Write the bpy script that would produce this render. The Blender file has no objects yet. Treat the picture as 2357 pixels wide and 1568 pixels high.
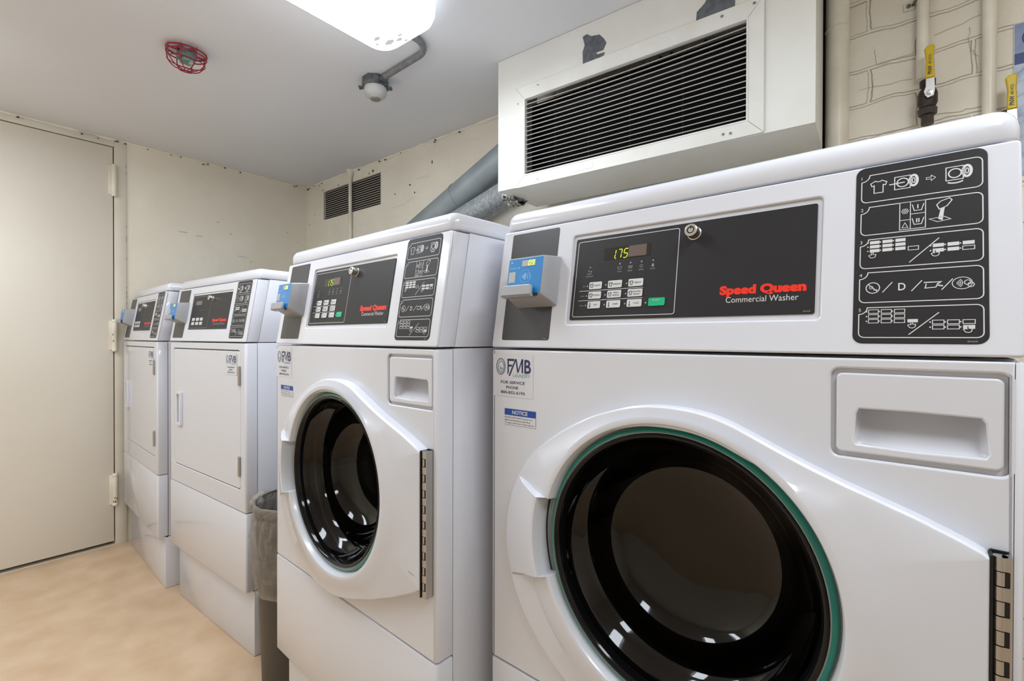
import bpy, bmesh, math, random
from mathutils import Matrix, Vector
random.seed(7)
scene = bpy.context.scene
COL = scene.collection
PI = math.pi

# ------------------------------------------------------------------ camera
CAM = (0.5857, -0.6715, 1.0977)
YAW, PITCH, ROLL, FPX = 0.6745, -0.0068, 0.0020, 1100.72
cd = bpy.data.cameras.new('camera'); cam = bpy.data.objects.new('camera', cd); COL.objects.link(cam)
F = Vector((-math.sin(YAW), math.cos(YAW), 0)); R = Vector((math.cos(YAW), math.sin(YAW), 0)); U = Vector((0, 0, 1))
F2 = F*math.cos(PITCH) + U*math.sin(PITCH); U2 = U*math.cos(PITCH) - F*math.sin(PITCH)
R3 = R*math.cos(ROLL) + U2*math.sin(ROLL); U3 = U2*math.cos(ROLL) - R*math.sin(ROLL)
m = Matrix.Identity(4)
for i in range(3):
    m[i][0] = R3[i]; m[i][1] = U3[i]; m[i][2] = -F2[i]; m[i][3] = CAM[i]
cam.matrix_world = m
cd.sensor_width = 36.0; cd.lens = FPX/2357*36; cd.clip_start = 0.01
scene.camera = cam

# ------------------------------------------------------------------ world and exposure
w = bpy.data.worlds.new('world'); scene.world = w; w.use_nodes = True
w.node_tree.nodes['Background'].inputs[0].default_value = (0.5, 0.5, 0.52, 1)
w.node_tree.nodes['Background'].inputs[1].default_value = 0.05
vs = scene.view_settings
vs.view_transform = 'Standard'; vs.look = 'None'; vs.gamma = 1; vs.use_curve_mapping = False
vs.exposure = 1.42
LAMP_STRENGTH = 7.0
LAMP_COLOR = (0.86, 0.93, 1.0)

# ------------------------------------------------------------------ materials
def srgb(r, g, b):
    f = lambda c: (c/255/12.92) if c/255 <= 0.04045 else ((c/255+0.055)/1.055)**2.4
    return (f(r), f(g), f(b), 1)
MATS = {}
def mat(name, col, rough=0.5, metal=0.0, emit=0.0, coat=0.0, spec=0.5, noise=None, bump=None, trans=0.0, alpha=1.0, ior=1.45, ecol=None):
    m = bpy.data.materials.new(name); m.use_nodes = True; MATS[name] = m
    nt = m.node_tree; b = nt.nodes['Principled BSDF']
    b.inputs['Base Color'].default_value = col
    b.inputs['Roughness'].default_value = rough
    b.inputs['Metallic'].default_value = metal
    b.inputs['Specular IOR Level'].default_value = spec
    b.inputs['Coat Weight'].default_value = coat
    b.inputs['Coat Roughness'].default_value = 0.05
    b.inputs['Transmission Weight'].default_value = trans
    b.inputs['Alpha'].default_value = alpha
    b.inputs['IOR'].default_value = ior
    if emit:
        b.inputs['Emission Color'].default_value = ecol or col
        b.inputs['Emission Strength'].default_value = emit
    if noise or bump:
        tc = nt.nodes.new('ShaderNodeTexCoord')
    if noise:   # (scale, second colour, low, high)
        n = nt.nodes.new('ShaderNodeTexNoise'); n.inputs['Scale'].default_value = noise[0]; n.inputs['Detail'].default_value = 8
        nt.links.new(tc.outputs['Object'], n.inputs['Vector'])
        r = nt.nodes.new('ShaderNodeValToRGB')
        r.color_ramp.elements[0].position = noise[2]; r.color_ramp.elements[0].color = noise[1]
        r.color_ramp.elements[1].position = noise[3]; r.color_ramp.elements[1].color = col
        nt.links.new(n.outputs['Fac'], r.inputs[0]); nt.links.new(r.outputs[0], b.inputs['Base Color'])
    if bump:    # (scale, strength, distance)
        n2 = nt.nodes.new('ShaderNodeTexNoise'); n2.inputs['Scale'].default_value = bump[0]; n2.inputs['Detail'].default_value = 6
        nt.links.new(tc.outputs['Object'], n2.inputs['Vector'])
        bp = nt.nodes.new('ShaderNodeBump'); bp.inputs['Strength'].default_value = bump[1]; bp.inputs['Distance'].default_value = bump[2]
        nt.links.new(n2.outputs['Fac'], bp.inputs['Height']); nt.links.new(bp.outputs[0], b.inputs['Normal'])
    return m

mat('enamel', (0.665, 0.675, 0.73, 1), 0.2, coat=0.5, bump=(420, 0.03, 0.0004))
mat('enamel_side', (0.665, 0.68, 0.745, 1), 0.32, coat=0.2)
mat('plastic_white', (0.665, 0.675, 0.73, 1), 0.24, coat=0.25)
mat('plastic_grey', (0.34, 0.34, 0.36, 1), 0.38, bump=(900, 0.05, 0.0003))
mat('fascia', (0.026, 0.025, 0.027, 1), 0.42, spec=0.28, bump=(1500, 0.05, 0.0002))
mat('coin_plate', (0.050, 0.048, 0.050, 1), 0.36, spec=0.5)
mat('print_white', (0.62, 0.62, 0.63, 1), 0.5)
mat('print_grey', (0.30, 0.30, 0.31, 1), 0.5)
mat('print_black', (0.015, 0.015, 0.018, 1), 0.5)
mat('print_red', (0.80, 0.030, 0.012, 1), 0.45)
mat('print_navy', (0.028, 0.035, 0.10, 1), 0.5)
mat('print_teal', (0.18, 0.42, 0.42, 1), 0.5)
mat('print_blue', (0.008, 0.065, 0.33, 1), 0.45)
mat('button_white', (0.60, 0.60, 0.60, 1), 0.45)
mat('button_green', (0.004, 0.42, 0.20, 1), 0.4)
mat('sticker', (0.66, 0.66, 0.70, 1), 0.45)
mat('display_glass', (0.035, 0.028, 0.022, 1), 0.15)
mat('display_glass_pale', (0.15, 0.11, 0.10, 1), 0.2)
mat('digit', (0.45, 0.70, 0.02, 1), 0.5, emit=0.30, ecol=(0.62, 0.85, 0.0, 1))
mat('lcd_grey', (0.42, 0.40, 0.38, 1), 0.4)
mat('lcd_lit', (0.36, 0.48, 0.10, 1), 0.4, emit=0.03, ecol=(0.6, 0.9, 0.15, 1))
mat('lcd_digit', (0.9, 1.0, 0.3, 1), 0.4, emit=0.30, ecol=(0.85, 1, 0.35, 1))
mat('reader_blue', (0.012, 0.20, 0.52, 1), 0.35, coat=0.2)
mat('reader_line', (0.20, 0.50, 0.78, 1), 0.4)
mat('reader_line_pale', (0.55, 0.70, 0.85, 1), 0.4)
mat('chrome', (0.82, 0.80, 0.78, 1), 0.24, metal=1)
mat('steel', (0.52, 0.505, 0.49, 1), 0.34, metal=1)
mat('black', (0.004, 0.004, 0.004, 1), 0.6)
mat('rubber_gap_dark', (0.02, 0.022, 0.022, 1), 0.5)
mat('teal_ring', (0.0, 0.20, 0.155, 1), 0.18, coat=0.5)
mat('clear_rim', (0.22, 0.27, 0.28, 1), 0.12, coat=0.5)
mat('glass_black', (0.004, 0.004, 0.0045, 1), 0.08, spec=0.35)
mat('glass_smoke', (0.016, 0.013, 0.011, 1), 0.09, coat=1.0)
mat('drum', (0.30, 0.28, 0.26, 1), 0.3, metal=0.9)
mat('wall_cream', srgb(240, 233, 218), 0.5, noise=(2.5, srgb(233, 225, 208), 0.35, 0.65), bump=(14, 0.35, 0.012))
mat('trim_cream', srgb(224, 217, 202), 0.42, noise=(5, srgb(217, 209, 193), 0.35, 0.65), bump=(60, 0.10, 0.002))
mat('door_cream', srgb(226, 219, 206), 0.38, noise=(1.6, srgb(221, 213, 199), 0.3, 0.7), bump=(150, 0.10, 0.0008))
mat('crack', srgb(168, 158, 138), 0.8)
mat('chip_dark', srgb(92, 84, 70), 0.8)
mat('pipe_cream', srgb(240, 234, 219), 0.36, noise=(7, srgb(218, 209, 191), 0.35, 0.65), bump=(30, 0.12, 0.003))
mat('ceiling_paint', srgb(230, 230, 232), 0.75, noise=(0.9, srgb(225, 225, 225), 0.3, 0.7), bump=(45, 0.08, 0.003))
mat('floor_vinyl', srgb(208, 181, 152), 0.36, noise=(9, srgb(195, 165, 133), 0.34, 0.66), bump=(10, 0.04, 0.002))
mat('duct_white', (0.78, 0.775, 0.73, 1), 0.35, noise=(4, (0.73, 0.71, 0.65, 1), 0.35, 0.65), bump=(6, 0.1, 0.006))
mat('duct_frame', (0.76, 0.75, 0.71, 1), 0.38, noise=(9, (0.71, 0.69, 0.63, 1), 0.35, 0.6))
mat('bare_metal', (0.125, 0.138, 0.150, 1), 0.5, noise=(60, (0.085, 0.095, 0.105, 1), 0.4, 0.6))
mat('fresh_white', (0.80, 0.80, 0.80, 1), 0.4)
mat('louver', (0.42, 0.40, 0.385, 1), 0.5, bump=(400, 0.3, 0.001))
mat('louver_dark', (0.06, 0.055, 0.05, 1), 0.7)
mat('vent_slat', (0.50, 0.46, 0.42, 1), 0.6)
mat('galvanised', (0.27, 0.30, 0.315, 1), 0.42, metal=0.35, noise=(9, (0.21, 0.24, 0.255, 1), 0.35, 0.65), bump=(25, 0.15, 0.004))
mat('galvanised_mottled', (0.32, 0.345, 0.355, 1), 0.45, metal=0.4, noise=(90, (0.21, 0.23, 0.24, 1), 0.40, 0.60), bump=(60, 0.3, 0.003))
mat('foil', (0.6, 0.6, 0.57, 1), 0.3, metal=0.7, noise=(90, (0.12, 0.11, 0.09, 1), 0.4, 0.55), bump=(120, 0.8, 0.006))
mat('zinc_box', (0.17, 0.19, 0.20, 1), 0.45, metal=0.5, noise=(45, (0.09, 0.105, 0.11, 1), 0.4, 0.6), bump=(90, 0.3, 0.002))
mat('paint_grey', (0.20, 0.205, 0.20, 1), 0.5, noise=(40, (0.15, 0.155, 0.155, 1), 0.4, 0.6))
mat('lamp_dome', (0.52, 0.51, 0.50, 1), 0.45)
mat('lamp_cap', (0.24, 0.21, 0.17, 1), 0.4)
mat('cage_red', (0.30, 0.010, 0.030, 1), 0.38)
mat('strobe_green', (0.16, 0.30, 0.25, 1), 0.35)
mat('strobe_grey', (0.13, 0.17, 0.16, 1), 0.4)
mat('valve_bronze', (0.050, 0.040, 0.034, 1), 0.45, metal=0.4, bump=(80, 0.4, 0.002))
mat('yellow', (0.60, 0.43, 0.005, 1), 0.4, bump=(120, 0.15, 0.001))
mat('bin_brown', (0.060, 0.050, 0.038, 1), 0.45, bump=(70, 0.05, 0.001))
mat('bin_inner', (0.05, 0.06, 0.065, 1), 0.5)
mat('poster_sky', (0.20, 0.25, 0.42, 1), 0.35, noise=(14, (0.28, 0.34, 0.50, 1), 0.4, 0.6))
mat('poster_pale', (0.45, 0.52, 0.62, 1), 0.35, noise=(30, (0.26, 0.33, 0.50, 1), 0.4, 0.55))
mat('poster_navy', (0.012, 0.03, 0.17, 1), 0.35)
mat('poster_cyan', (0.12, 0.36, 0.46, 1), 0.35)
mat('poster_edge', (0.75, 0.75, 0.75, 1), 0.5)
mat('lamp_metal', (0.72, 0.72, 0.72, 1), 0.4)
mat('smudge_backlit', (0.18, 0.17, 0.17, 1), 0.6, emit=0.35, ecol=(0.5, 0.5, 0.52, 1))  # insects on the diffuser; faint glow stands in for lamp light behind
mat('scuff', (0.33, 0.33, 0.35, 1), 0.5)
mat('gap_shade_brown', (0.10, 0.055, 0.03, 1), 0.8)
mat('vent_back_dark', (0.022, 0.014, 0.010, 1), 0.8)
mat('seam', (0.13, 0.13, 0.14, 1), 0.7)

def lamp_material():
    mat('diffuser', (0.85, 0.87, 0.9, 1), 0.35, emit=LAMP_STRENGTH, ecol=LAMP_COLOR + (1,))
    mat('diffuser_side', (0.80, 0.83, 0.86, 1), 0.35, emit=LAMP_STRENGTH*0.10, ecol=LAMP_COLOR + (1,))
lamp_material()

def bag_material():
    m = mat('bag', (0.50, 0.46, 0.40, 1), 0.18, bump=(26, 1.0, 0.02))
    nt = m.node_tree; b = nt.nodes['Principled BSDF']
    out = nt.nodes['Material Output']
    tr = nt.nodes.new('ShaderNodeBsdfTransparent'); mx = nt.nodes.new('ShaderNodeMixShader')
    mx.inputs[0].default_value = 0.30
    nt.links.new(tr.outputs[0], mx.inputs[1]); nt.links.new(b.outputs[0], mx.inputs[2]); nt.links.new(mx.outputs[0], out.inputs[0])
bag_material()

def glass_tint():
    m = mat('door_glass', (0.02, 0.018, 0.016, 1), 0.05)
    nt = m.node_tree; out = nt.nodes['Material Output']
    for n in list(nt.nodes):
        if n != out: nt.nodes.remove(n)
    tr = nt.nodes.new('ShaderNodeBsdfTransparent'); tr.inputs[0].default_value = (0.34, 0.31, 0.29, 1)
    gl = nt.nodes.new('ShaderNodeBsdfGlossy'); gl.inputs['Roughness'].default_value = 0.04
    fr = nt.nodes.new('ShaderNodeFresnel'); fr.inputs[0].default_value = 1.5
    mx = nt.nodes.new('ShaderNodeMixShader')
    nt.links.new(fr.outputs[0], mx.inputs[0]); nt.links.new(tr.outputs[0], mx.inputs[1]); nt.links.new(gl.outputs[0], mx.inputs[2])
    nt.links.new(mx.outputs[0], out.inputs[0])
glass_tint()

def brick_material():
    m = mat('wall_brick', srgb(209, 201, 184), 0.55)
    nt = m.node_tree; b = nt.nodes['Principled BSDF']
    N = nt.nodes.new; L = nt.links.new
    tc = N('ShaderNodeTexCoord')
    sep = N('ShaderNodeSeparateXYZ'); L(tc.outputs['Object'], sep.inputs[0])
    comb = N('ShaderNodeCombineXYZ'); L(sep.outputs[0], comb.inputs[0]); L(sep.outputs[2], comb.inputs[1])
    # wobble the joints
    nz = N('ShaderNodeTexNoise'); nz.inputs['Scale'].default_value = 9; nz.inputs['Detail'].default_value = 5
    L(comb.outputs[0], nz.inputs['Vector'])
    sc = N('ShaderNodeVectorMath'); sc.operation = 'SCALE'; sc.inputs['Scale'].default_value = 0.030
    L(nz.outputs['Color'], sc.inputs[0])
    ad = N('ShaderNodeVectorMath'); ad.operation = 'ADD'; L(comb.outputs[0], ad.inputs[0]); L(sc.outputs[0], ad.inputs[1])
    off = N('ShaderNodeVectorMath'); off.operation = 'ADD'; L(ad.outputs[0], off.inputs[0]); off.inputs[1].default_value = (0.105, 0.075, 0)
    br = N('ShaderNodeTexBrick'); L(off.outputs[0], br.inputs['Vector'])
    br.inputs['Scale'].default_value = 1.0; br.inputs['Brick Width'].default_value = 0.215; br.inputs['Row Height'].default_value = 0.098
    br.inputs['Mortar Size'].default_value = 0.006; br.inputs['Mortar Smooth'].default_value = 0.6
    br.inputs['Color1'].default_value = (1, 1, 1, 1); br.inputs['Color2'].default_value = (0.9, 0.9, 0.9, 1); br.inputs['Mortar'].default_value = (0, 0, 0, 1)
    # joints show strongly right of the duct, faintly on the left
    mr = N('ShaderNodeMapRange'); mr.inputs['From Min'].default_value = -0.4; mr.inputs['From Max'].default_value = 0.4
    mr.inputs['To Min'].default_value = 0.10; mr.inputs['To Max'].default_value = 1.0
    L(sep.outputs[0], mr.inputs['Value'])
    mul = N('ShaderNodeMath'); mul.operation = 'MULTIPLY'; L(br.outputs['Color'], mul.inputs[0]); L(mr.outputs[0], mul.inputs[1])
    n2 = N('ShaderNodeTexNoise'); n2.inputs['Scale'].default_value = 16; n2.inputs['Detail'].default_value = 7; L(tc.outputs['Object'], n2.inputs['Vector'])
    m2 = N('ShaderNodeMath'); m2.operation = 'MULTIPLY_ADD'; L(n2.outputs['Fac'], m2.inputs[0]); m2.inputs[1].default_value = 0.9; L(mul.outputs[0], m2.inputs[2])
    bp = N('ShaderNodeBump'); bp.inputs['Strength'].default_value = 0.75; bp.inputs['Distance'].default_value = 0.010
    L(m2.outputs[0], bp.inputs['Height']); L(bp.outputs[0], b.inputs['Normal'])
    # patches of thicker paint and dirt along cracks
    n3 = N('ShaderNodeTexNoise'); n3.inputs['Scale'].default_value = 3; n3.inputs['Detail'].default_value = 6; L(tc.outputs['Object'], n3.inputs['Vector'])
    rp = N('ShaderNodeValToRGB'); rp.color_ramp.elements[0].position = 0.35; rp.color_ramp.elements[0].color = srgb(232, 224, 208)
    rp.color_ramp.elements[1].position = 0.65; rp.color_ramp.elements[1].color = srgb(240, 234, 219)
    L(n3.outputs['Fac'], rp.inputs[0]); L(rp.outputs[0], b.inputs['Base Color'])
brick_material()

# ------------------------------------------------------------------ mesh builder
IDENT = Matrix.Identity(4)
class B:
    """Collects shapes in one bmesh and links them as ONE mesh object."""
    def __init__(s, M=None):
        s.bm = bmesh.new(); s.mats = []; s.M = M or IDENT.copy()
    def mi(s, name):
        if name not in s.mats: s.mats.append(name)
        return s.mats.index(name)
    def add(s, verts, faces, mt, M=None):
        i = s.mi(mt); T = s.M @ M if M is not None else s.M
        vs = [s.bm.verts.new(T @ Vector(v)) for v in verts]
        for f in faces:
            try:
                fc = s.bm.faces.new([vs[k] for k in f]); fc.material_index = i; fc.smooth = True
            except ValueError: pass
        return vs
    def addbm(s, bm, mt, M=None):
        bm.verts.index_update()
        s.add([v.co.copy() for v in bm.verts], [[v.index for v in f.verts] for f in bm.faces], mt, M); bm.free()
    def addmesh(s, me, mt, M=None):
        s.add([v.co.copy() for v in me.vertices], [list(p.vertices) for p in me.polygons], mt, M)
    def box(s, x0, x1, y0, y1, z0, z1, mt, bev=0.0, seg=2, M=None):
        bm = bmesh.new(); bmesh.ops.create_cube(bm, size=1)
        for v in bm.verts:
            v.co = Vector(((x0+x1)/2+v.co.x*(x1-x0), (y0+y1)/2+v.co.y*(y1-y0), (z0+z1)/2+v.co.z*(z1-z0)))
        if bev: bmesh.ops.bevel(bm, geom=bm.edges[:], offset=bev, segments=seg, affect='EDGES', profile=0.5)
        s.addbm(bm, mt, M)
    def prism(s, poly, x0, x1, mt, bev=0.0, seg=2, M=None):
        """poly in (y, z), extruded along x"""
        bm = bmesh.new()
        a = [bm.verts.new((x0, p[0], p[1])) for p in poly]; b = [bm.verts.new((x1, p[0], p[1])) for p in poly]
        n = len(poly); bm.faces.new(a[::-1]); bm.faces.new(b)
        for i in range(n): bm.faces.new((a[i], a[(i+1) % n], b[(i+1) % n], b[i]))
        bmesh.ops.recalc_face_normals(bm, faces=bm.faces[:])
        if bev: bmesh.ops.bevel(bm, geom=bm.edges[:], offset=bev, segments=seg, affect='EDGES', profile=0.5)
        s.addbm(bm, mt, M)
    def lathe(s, prof, mt, seg=48, M=None, a0=0.0, a1=2*PI):
        """prof: (radius, height) turned about local z"""
        full = abs(a1-a0-2*PI) < 1e-6; n = seg if full else seg+1
        vs = []; fs = []
        for r, h in prof:
            for k in range(n):
                a = a0+(a1-a0)*k/seg; vs.append((r*math.cos(a), r*math.sin(a), h))
        for i in range(len(prof)-1):
            for k in range(seg):
                k2 = (k+1) % n if full else k+1
                fs.append((i*n+k, i*n+k2, (i+1)*n+k2, (i+1)*n+k))
        s.add(vs, fs, mt, M)
    def cyl(s, p0, p1, r, mt, seg=20, cap=True, r1=None):
        p0 = Vector(p0); p1 = Vector(p1); d = p1-p0; L = d.length
        q = d.to_track_quat('Z', 'Y').to_matrix().to_4x4(); q.translation = p0
        r1 = r if r1 is None else r1
        prof = ([(1e-5, 0)] if cap else [])+[(r, 0), (r1, L)]+([(1e-5, L)] if cap else [])
        s.lathe(prof, mt, seg, q)
    def tube(s, pts, r, mt, seg=10, closed=False):
        pts = [Vector(p) for p in pts]; n = len(pts); vs = []; fs = []; ref = None
        for i, p in enumerate(pts):
            a = pts[i-1] if (i > 0 or closed) else p; b = pts[(i+1) % n] if (i < n-1 or closed) else p
            t = (b-a).normalized()
            if ref is None: ref = Vector((0, 0, 1)) if abs(t.z) < 0.9 else Vector((1, 0, 0))
            u = (ref-t*ref.dot(t)).normalized(); v = t.cross(u); ref = u
            for k in range(seg):
                an = 2*PI*k/seg; vs.append(p+(u*math.cos(an)+v*math.sin(an))*r)
        for i in range(n if closed else n-1):
            for k in range(seg):
                fs.append((i*seg+k, i*seg+(k+1) % seg, ((i+1) % n)*seg+(k+1) % seg, ((i+1) % n)*seg+k))
        if not closed:
            fs.append(tuple(range(seg))[::-1]); fs.append(tuple((n-1)*seg+k for k in range(seg)))
        s.add(vs, fs, mt)
    def plate(s, outer, holes, y0, y1, mt, bev=0.0015, res=2, M=None):
        """2D outline in (x, z) with holes, thickness from y0 (front) to y1"""
        cu = bpy.data.curves.new('t', 'CURVE'); cu.dimensions = '2D'; cu.fill_mode = 'BOTH'
        for loop in [outer]+list(holes):
            sp = cu.splines.new('POLY'); sp.points.add(len(loop)-1); sp.use_cyclic_u = True
            for i, p in enumerate(loop): sp.points[i].co = (p[0], p[1], 0, 1)
        h = (y1-y0)/2; bev = min(bev, h*0.95)
        cu.extrude = h-bev; cu.bevel_depth = bev; cu.bevel_resolution = res; cu.offset = -bev
        o = bpy.data.objects.new('t', cu); COL.objects.link(o)
        dg = bpy.context.evaluated_depsgraph_get(); me = bpy.data.meshes.new_from_object(o.evaluated_get(dg))
        T = Matrix(((1, 0, 0, 0), (0, 0, -1, (y0+y1)/2), (0, 1, 0, 0), (0, 0, 0, 1)))
        s.addmesh(me, mt, (M @ T) if M is not None else T)
        bpy.data.objects.remove(o); bpy.data.curves.remove(cu); bpy.data.meshes.remove(me)
    # ---- flat printing on a plane facing -y: coordinates (x, z) at depth y
    def flat(s, poly, y, mt): s.add([(p[0], y, p[1]) for p in poly], [tuple(range(len(poly)))], mt)
    def rect(s, x0, x1, z0, z1, y, mt): s.flat([(x0, z0), (x1, z0), (x1, z1), (x0, z1)], y, mt)
    def disc(s, x, z, r, y, mt, n=14, rz=None): s.flat([(x+r*math.cos(2*PI*k/n), z+(rz or r)*math.sin(2*PI*k/n)) for k in range(n)], y, mt)
    def stroke(s, pts, wd, y, mt, closed=False):
        n = len(pts); L = []; Rr = []
        for i in range(n):
            p = Vector(pts[i]); a = Vector(pts[i-1]) if (i > 0 or closed) else p; b = Vector(pts[(i+1) % n]) if (i < n-1 or closed) else p
            d1 = (p-a); d2 = (b-p)
            d1 = d1.normalized() if d1.length > 1e-9 else d2.normalized(); d2 = d2.normalized() if d2.length > 1e-9 else d1
            t = (d1+d2); t = t.normalized() if t.length > 1e-6 else d1
            nn = Vector((-t.y, t.x)); k = wd/2/max(0.45, nn.dot(Vector((-d1.y, d1.x))))
            L.append(p+nn*k); Rr.append(p-nn*k)
        vs = [(p.x, y, p.y) for p in L]+[(p.x, y, p.y) for p in Rr]
        fs = [(n+i, n+(i+1) % n, (i+1) % n, i) for i in range(n if closed else n-1)]
        s.add(vs, fs, mt)
    def ring(s, x, z, r, wd, y, mt, rz=None, a0=0, a1=360, n=24):
        full = a1-a0 >= 360
        pts = [(x+r*math.cos(math.radians(a0+(a1-a0)*k/n)), z+(rz or r)*math.sin(math.radians(a0+(a1-a0)*k/n))) for k in range(n if full else n+1)]
        s.stroke(pts, wd, y, mt, closed=full)
    def text(s, t, x, z, h, y, mt, w=None, align='L', bold=0.0, shear=0.0):
        """cap height h; stretched to width w when given"""
        key = (t, bold, shear)
        if key not in TEXTS:
            cu = bpy.data.curves.new('t', 'FONT'); cu.body = t; cu.size = 1; cu.offset = bold; cu.shear = shear; cu.resolution_u = 3
            o = bpy.data.objects.new('t', cu); COL.objects.link(o)
            dg = bpy.context.evaluated_depsgraph_get(); me = bpy.data.meshes.new_from_object(o.evaluated_get(dg))
            vv = [(v.co.x, v.co.y) for v in me.vertices]; ff = [tuple(p.vertices) for p in me.polygons]
            TEXTS[key] = (vv, ff); bpy.data.objects.remove(o); bpy.data.curves.remove(cu); bpy.data.meshes.remove(me)
        vv, ff = TEXTS[key]
        if not vv: return
        x0 = min(v[0] for v in vv); x1 = max(v[0] for v in vv); k = h/0.73; kx = (w/(x1-x0)) if w else k
        W_ = (x1-x0)*kx; ox = {'L': 0, 'C': -W_/2, 'R': -W_}[align]
        s.add([(x+ox+(v[0]-x0)*kx, y, z+v[1]*k) for v in vv], [f for f in ff], mt)
    def build(s, name, parent=None, sharp=38, label=None, loc=None):
        me = bpy.data.meshes.new(name)
        s.bm.to_mesh(me); s.bm.free()
        for mn in s.mats: me.materials.append(MATS[mn])
        me.polygons.foreach_set('use_smooth', [True]*len(me.polygons))
        try: me.set_sharp_from_angle(angle=math.radians(sharp))
        except Exception: pass
        o = bpy.data.objects.new(name, me); COL.objects.link(o)
        if parent is not None: o.parent = parent
        if label: o['label'] = label
        return o
TEXTS = {}

def rrect(x0, x1, z0, z1, r, n=5):
    pts = []
    for cx, cz, a in ((x1-r, z1-r, 0), (x0+r, z1-r, 90), (x0+r, z0+r, 180), (x1-r, z0+r, 270)):
        for k in range(n+1):
            t = math.radians(a+90*k/n); pts.append((cx+r*math.cos(t), cz+r*math.sin(t)))
    return pts
def tag(o, label, cat, group=None):
    o['label'] = label; o['category'] = cat
    if group: o['group'] = group
    return o
def empty(name, loc, rz=0.0):
    o = bpy.data.objects.new(name, None); COL.objects.link(o); o.location = loc; o.rotation_euler = (0, 0, rz); o.empty_display_size = 0.1
    return o
def structure(o): o['kind'] = 'structure'; return o
def copy_tree(o, parent=None):
    c = o.copy(); COL.objects.link(c); c.parent = parent
    for ch in [x for x in bpy.data.objects if x.parent == o and x != c]: copy_tree(ch, c)
    return c

# ------------------------------------------------------------------ the room
XL, YB, H = -2.620, 1.036, 2.131
XR, YF = 2.3, -2.3
AW = 0.0096
b = B(); b.box(XL-0.15, XR+0.1, YF-0.1, YB+0.1, -0.1, 0, 'floor_vinyl'); structure(b.build('floor'))
b = B(); b.box(XL-0.15, XR+0.1, YF-0.1, YB+0.1, H, H+0.1, 'ceiling_paint'); structure(b.build('ceiling'))
# back wall: a grid so the plaster edge along the ceiling can be uneven, with a real opening for the old vent
VX0, VX1, VZ0, VZ1 = -2.384, -1.763, 1.876, 2.063
b = B()
b.plate([(XL-0.1, 0), (XR, 0), (XR, H), (XL-0.1, H)], [[(VX0, VZ0), (VX0, VZ1), (VX1, VZ1), (VX1, VZ0)]], YB, YB+0.1, 'wall_brick', bev=0.001)
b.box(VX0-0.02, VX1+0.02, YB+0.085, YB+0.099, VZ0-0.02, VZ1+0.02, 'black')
structure(b.build('wall_back'))
b = B(); b.box(XR, XR+0.1, YF, YB, 0, H, 'wall_cream'); structure(b.build('wall_right'))
b = B(); b.box(XL-0.1, XR, YF-0.1, YF, 0, H, 'wall_cream'); structure(b.build('wall_front'))
# left wall with the doorway cut out
DY0, DY1, DZ = -0.935, -0.0175, 2.0875
ML = Matrix.Translation((XL, 0, 0)) @ Matrix.Rotation(-AW, 4, 'Z') @ Matrix.Rotation(PI/2, 4, 'Z')   # local x -> +y, local -y -> +x
b = B(ML)
b.plate([(YF, 0), (YB+0.02, 0), (YB+0.02, H), (YF, H)], [[(DY0-0.006, 0.0005), (DY0-0.006, DZ+0.006), (DY1+0.006, DZ+0.006), (DY1+0.006, 0.0005)]], 0, 0.1, 'wall_cream', bev=0.0008)
structure(b.build('wall_left'))
b = B(ML)
b.box(DY0-0.006, DY1+0.006, 0.055, 0.062, 0, DZ+0.006, 'black')  # black sheet stands in for the darkness seen through the door gaps
structure(b.build('trim_door_shade'))
fr = B(ML)
for y0, y1, z0, z1 in ((DY1+0.005, 0.037, 0.0, 2.124), (DY0-0.06, DY0-0.005, 0.0, 2.124), (DY0-0.005, DY1+0.005, DZ+0.004, 2.124)):
    fr.box(y0, y1, -0.008, 0.05, z0, z1, 'trim_cream', bev=0.002)
structure(fr.build('trim_1'))
door = B(ML)
door.box(DY0, DY1, -0.004, 0.04, 0.021, DZ, 'door_cream', bev=0.0015)
door_o = structure(door.build('door_1'))
for i, (z0, z1) in enumerate(((1.834, 1.995), (1.022, 1.184), (0.211, 0.376))):
    h = B(ML)
    yc = DY1+0.003
    h.lathe([(1e-4, z0-0.004), (0.009, z0-0.003), (0.0135, z0+0.004), (0.0135, z0+0.010), (0.0120, z0+0.012), (0.0125, z0+0.014), (0.0125, z1-0.014), (0.0120, z1-0.012), (0.0135, z1-0.010), (0.0135, z1-0.004), (0.009, z1+0.003), (1e-4, z1+0.004)], 'pipe_cream', 20, Matrix.Translation((yc, -0.014, 0)))
    h.box(yc-0.022, yc+0.02, -0.0075, -0.002, z0+0.006, z1-0.006, 'pipe_cream', bev=0.001)
    if i:
        for k in range(5 if i == 2 else 2):
            zz = z0+random.uniform(0.02, 0.06 if i == 2 else 0.12); a = random.uniform(-2.4, -0.9)
            h.box(-0.002, 0.002, -0.0004, 0.0004, -0.004, 0.004, 'chip_dark', M=Matrix.Translation((yc, -0.014, zz)) @ Matrix.Rotation(a+PI/2, 4, 'Z') @ Matrix.Translation((0, -0.0127, 0)))
    o = h.build('hinge'); o.parent = door_o
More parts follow.
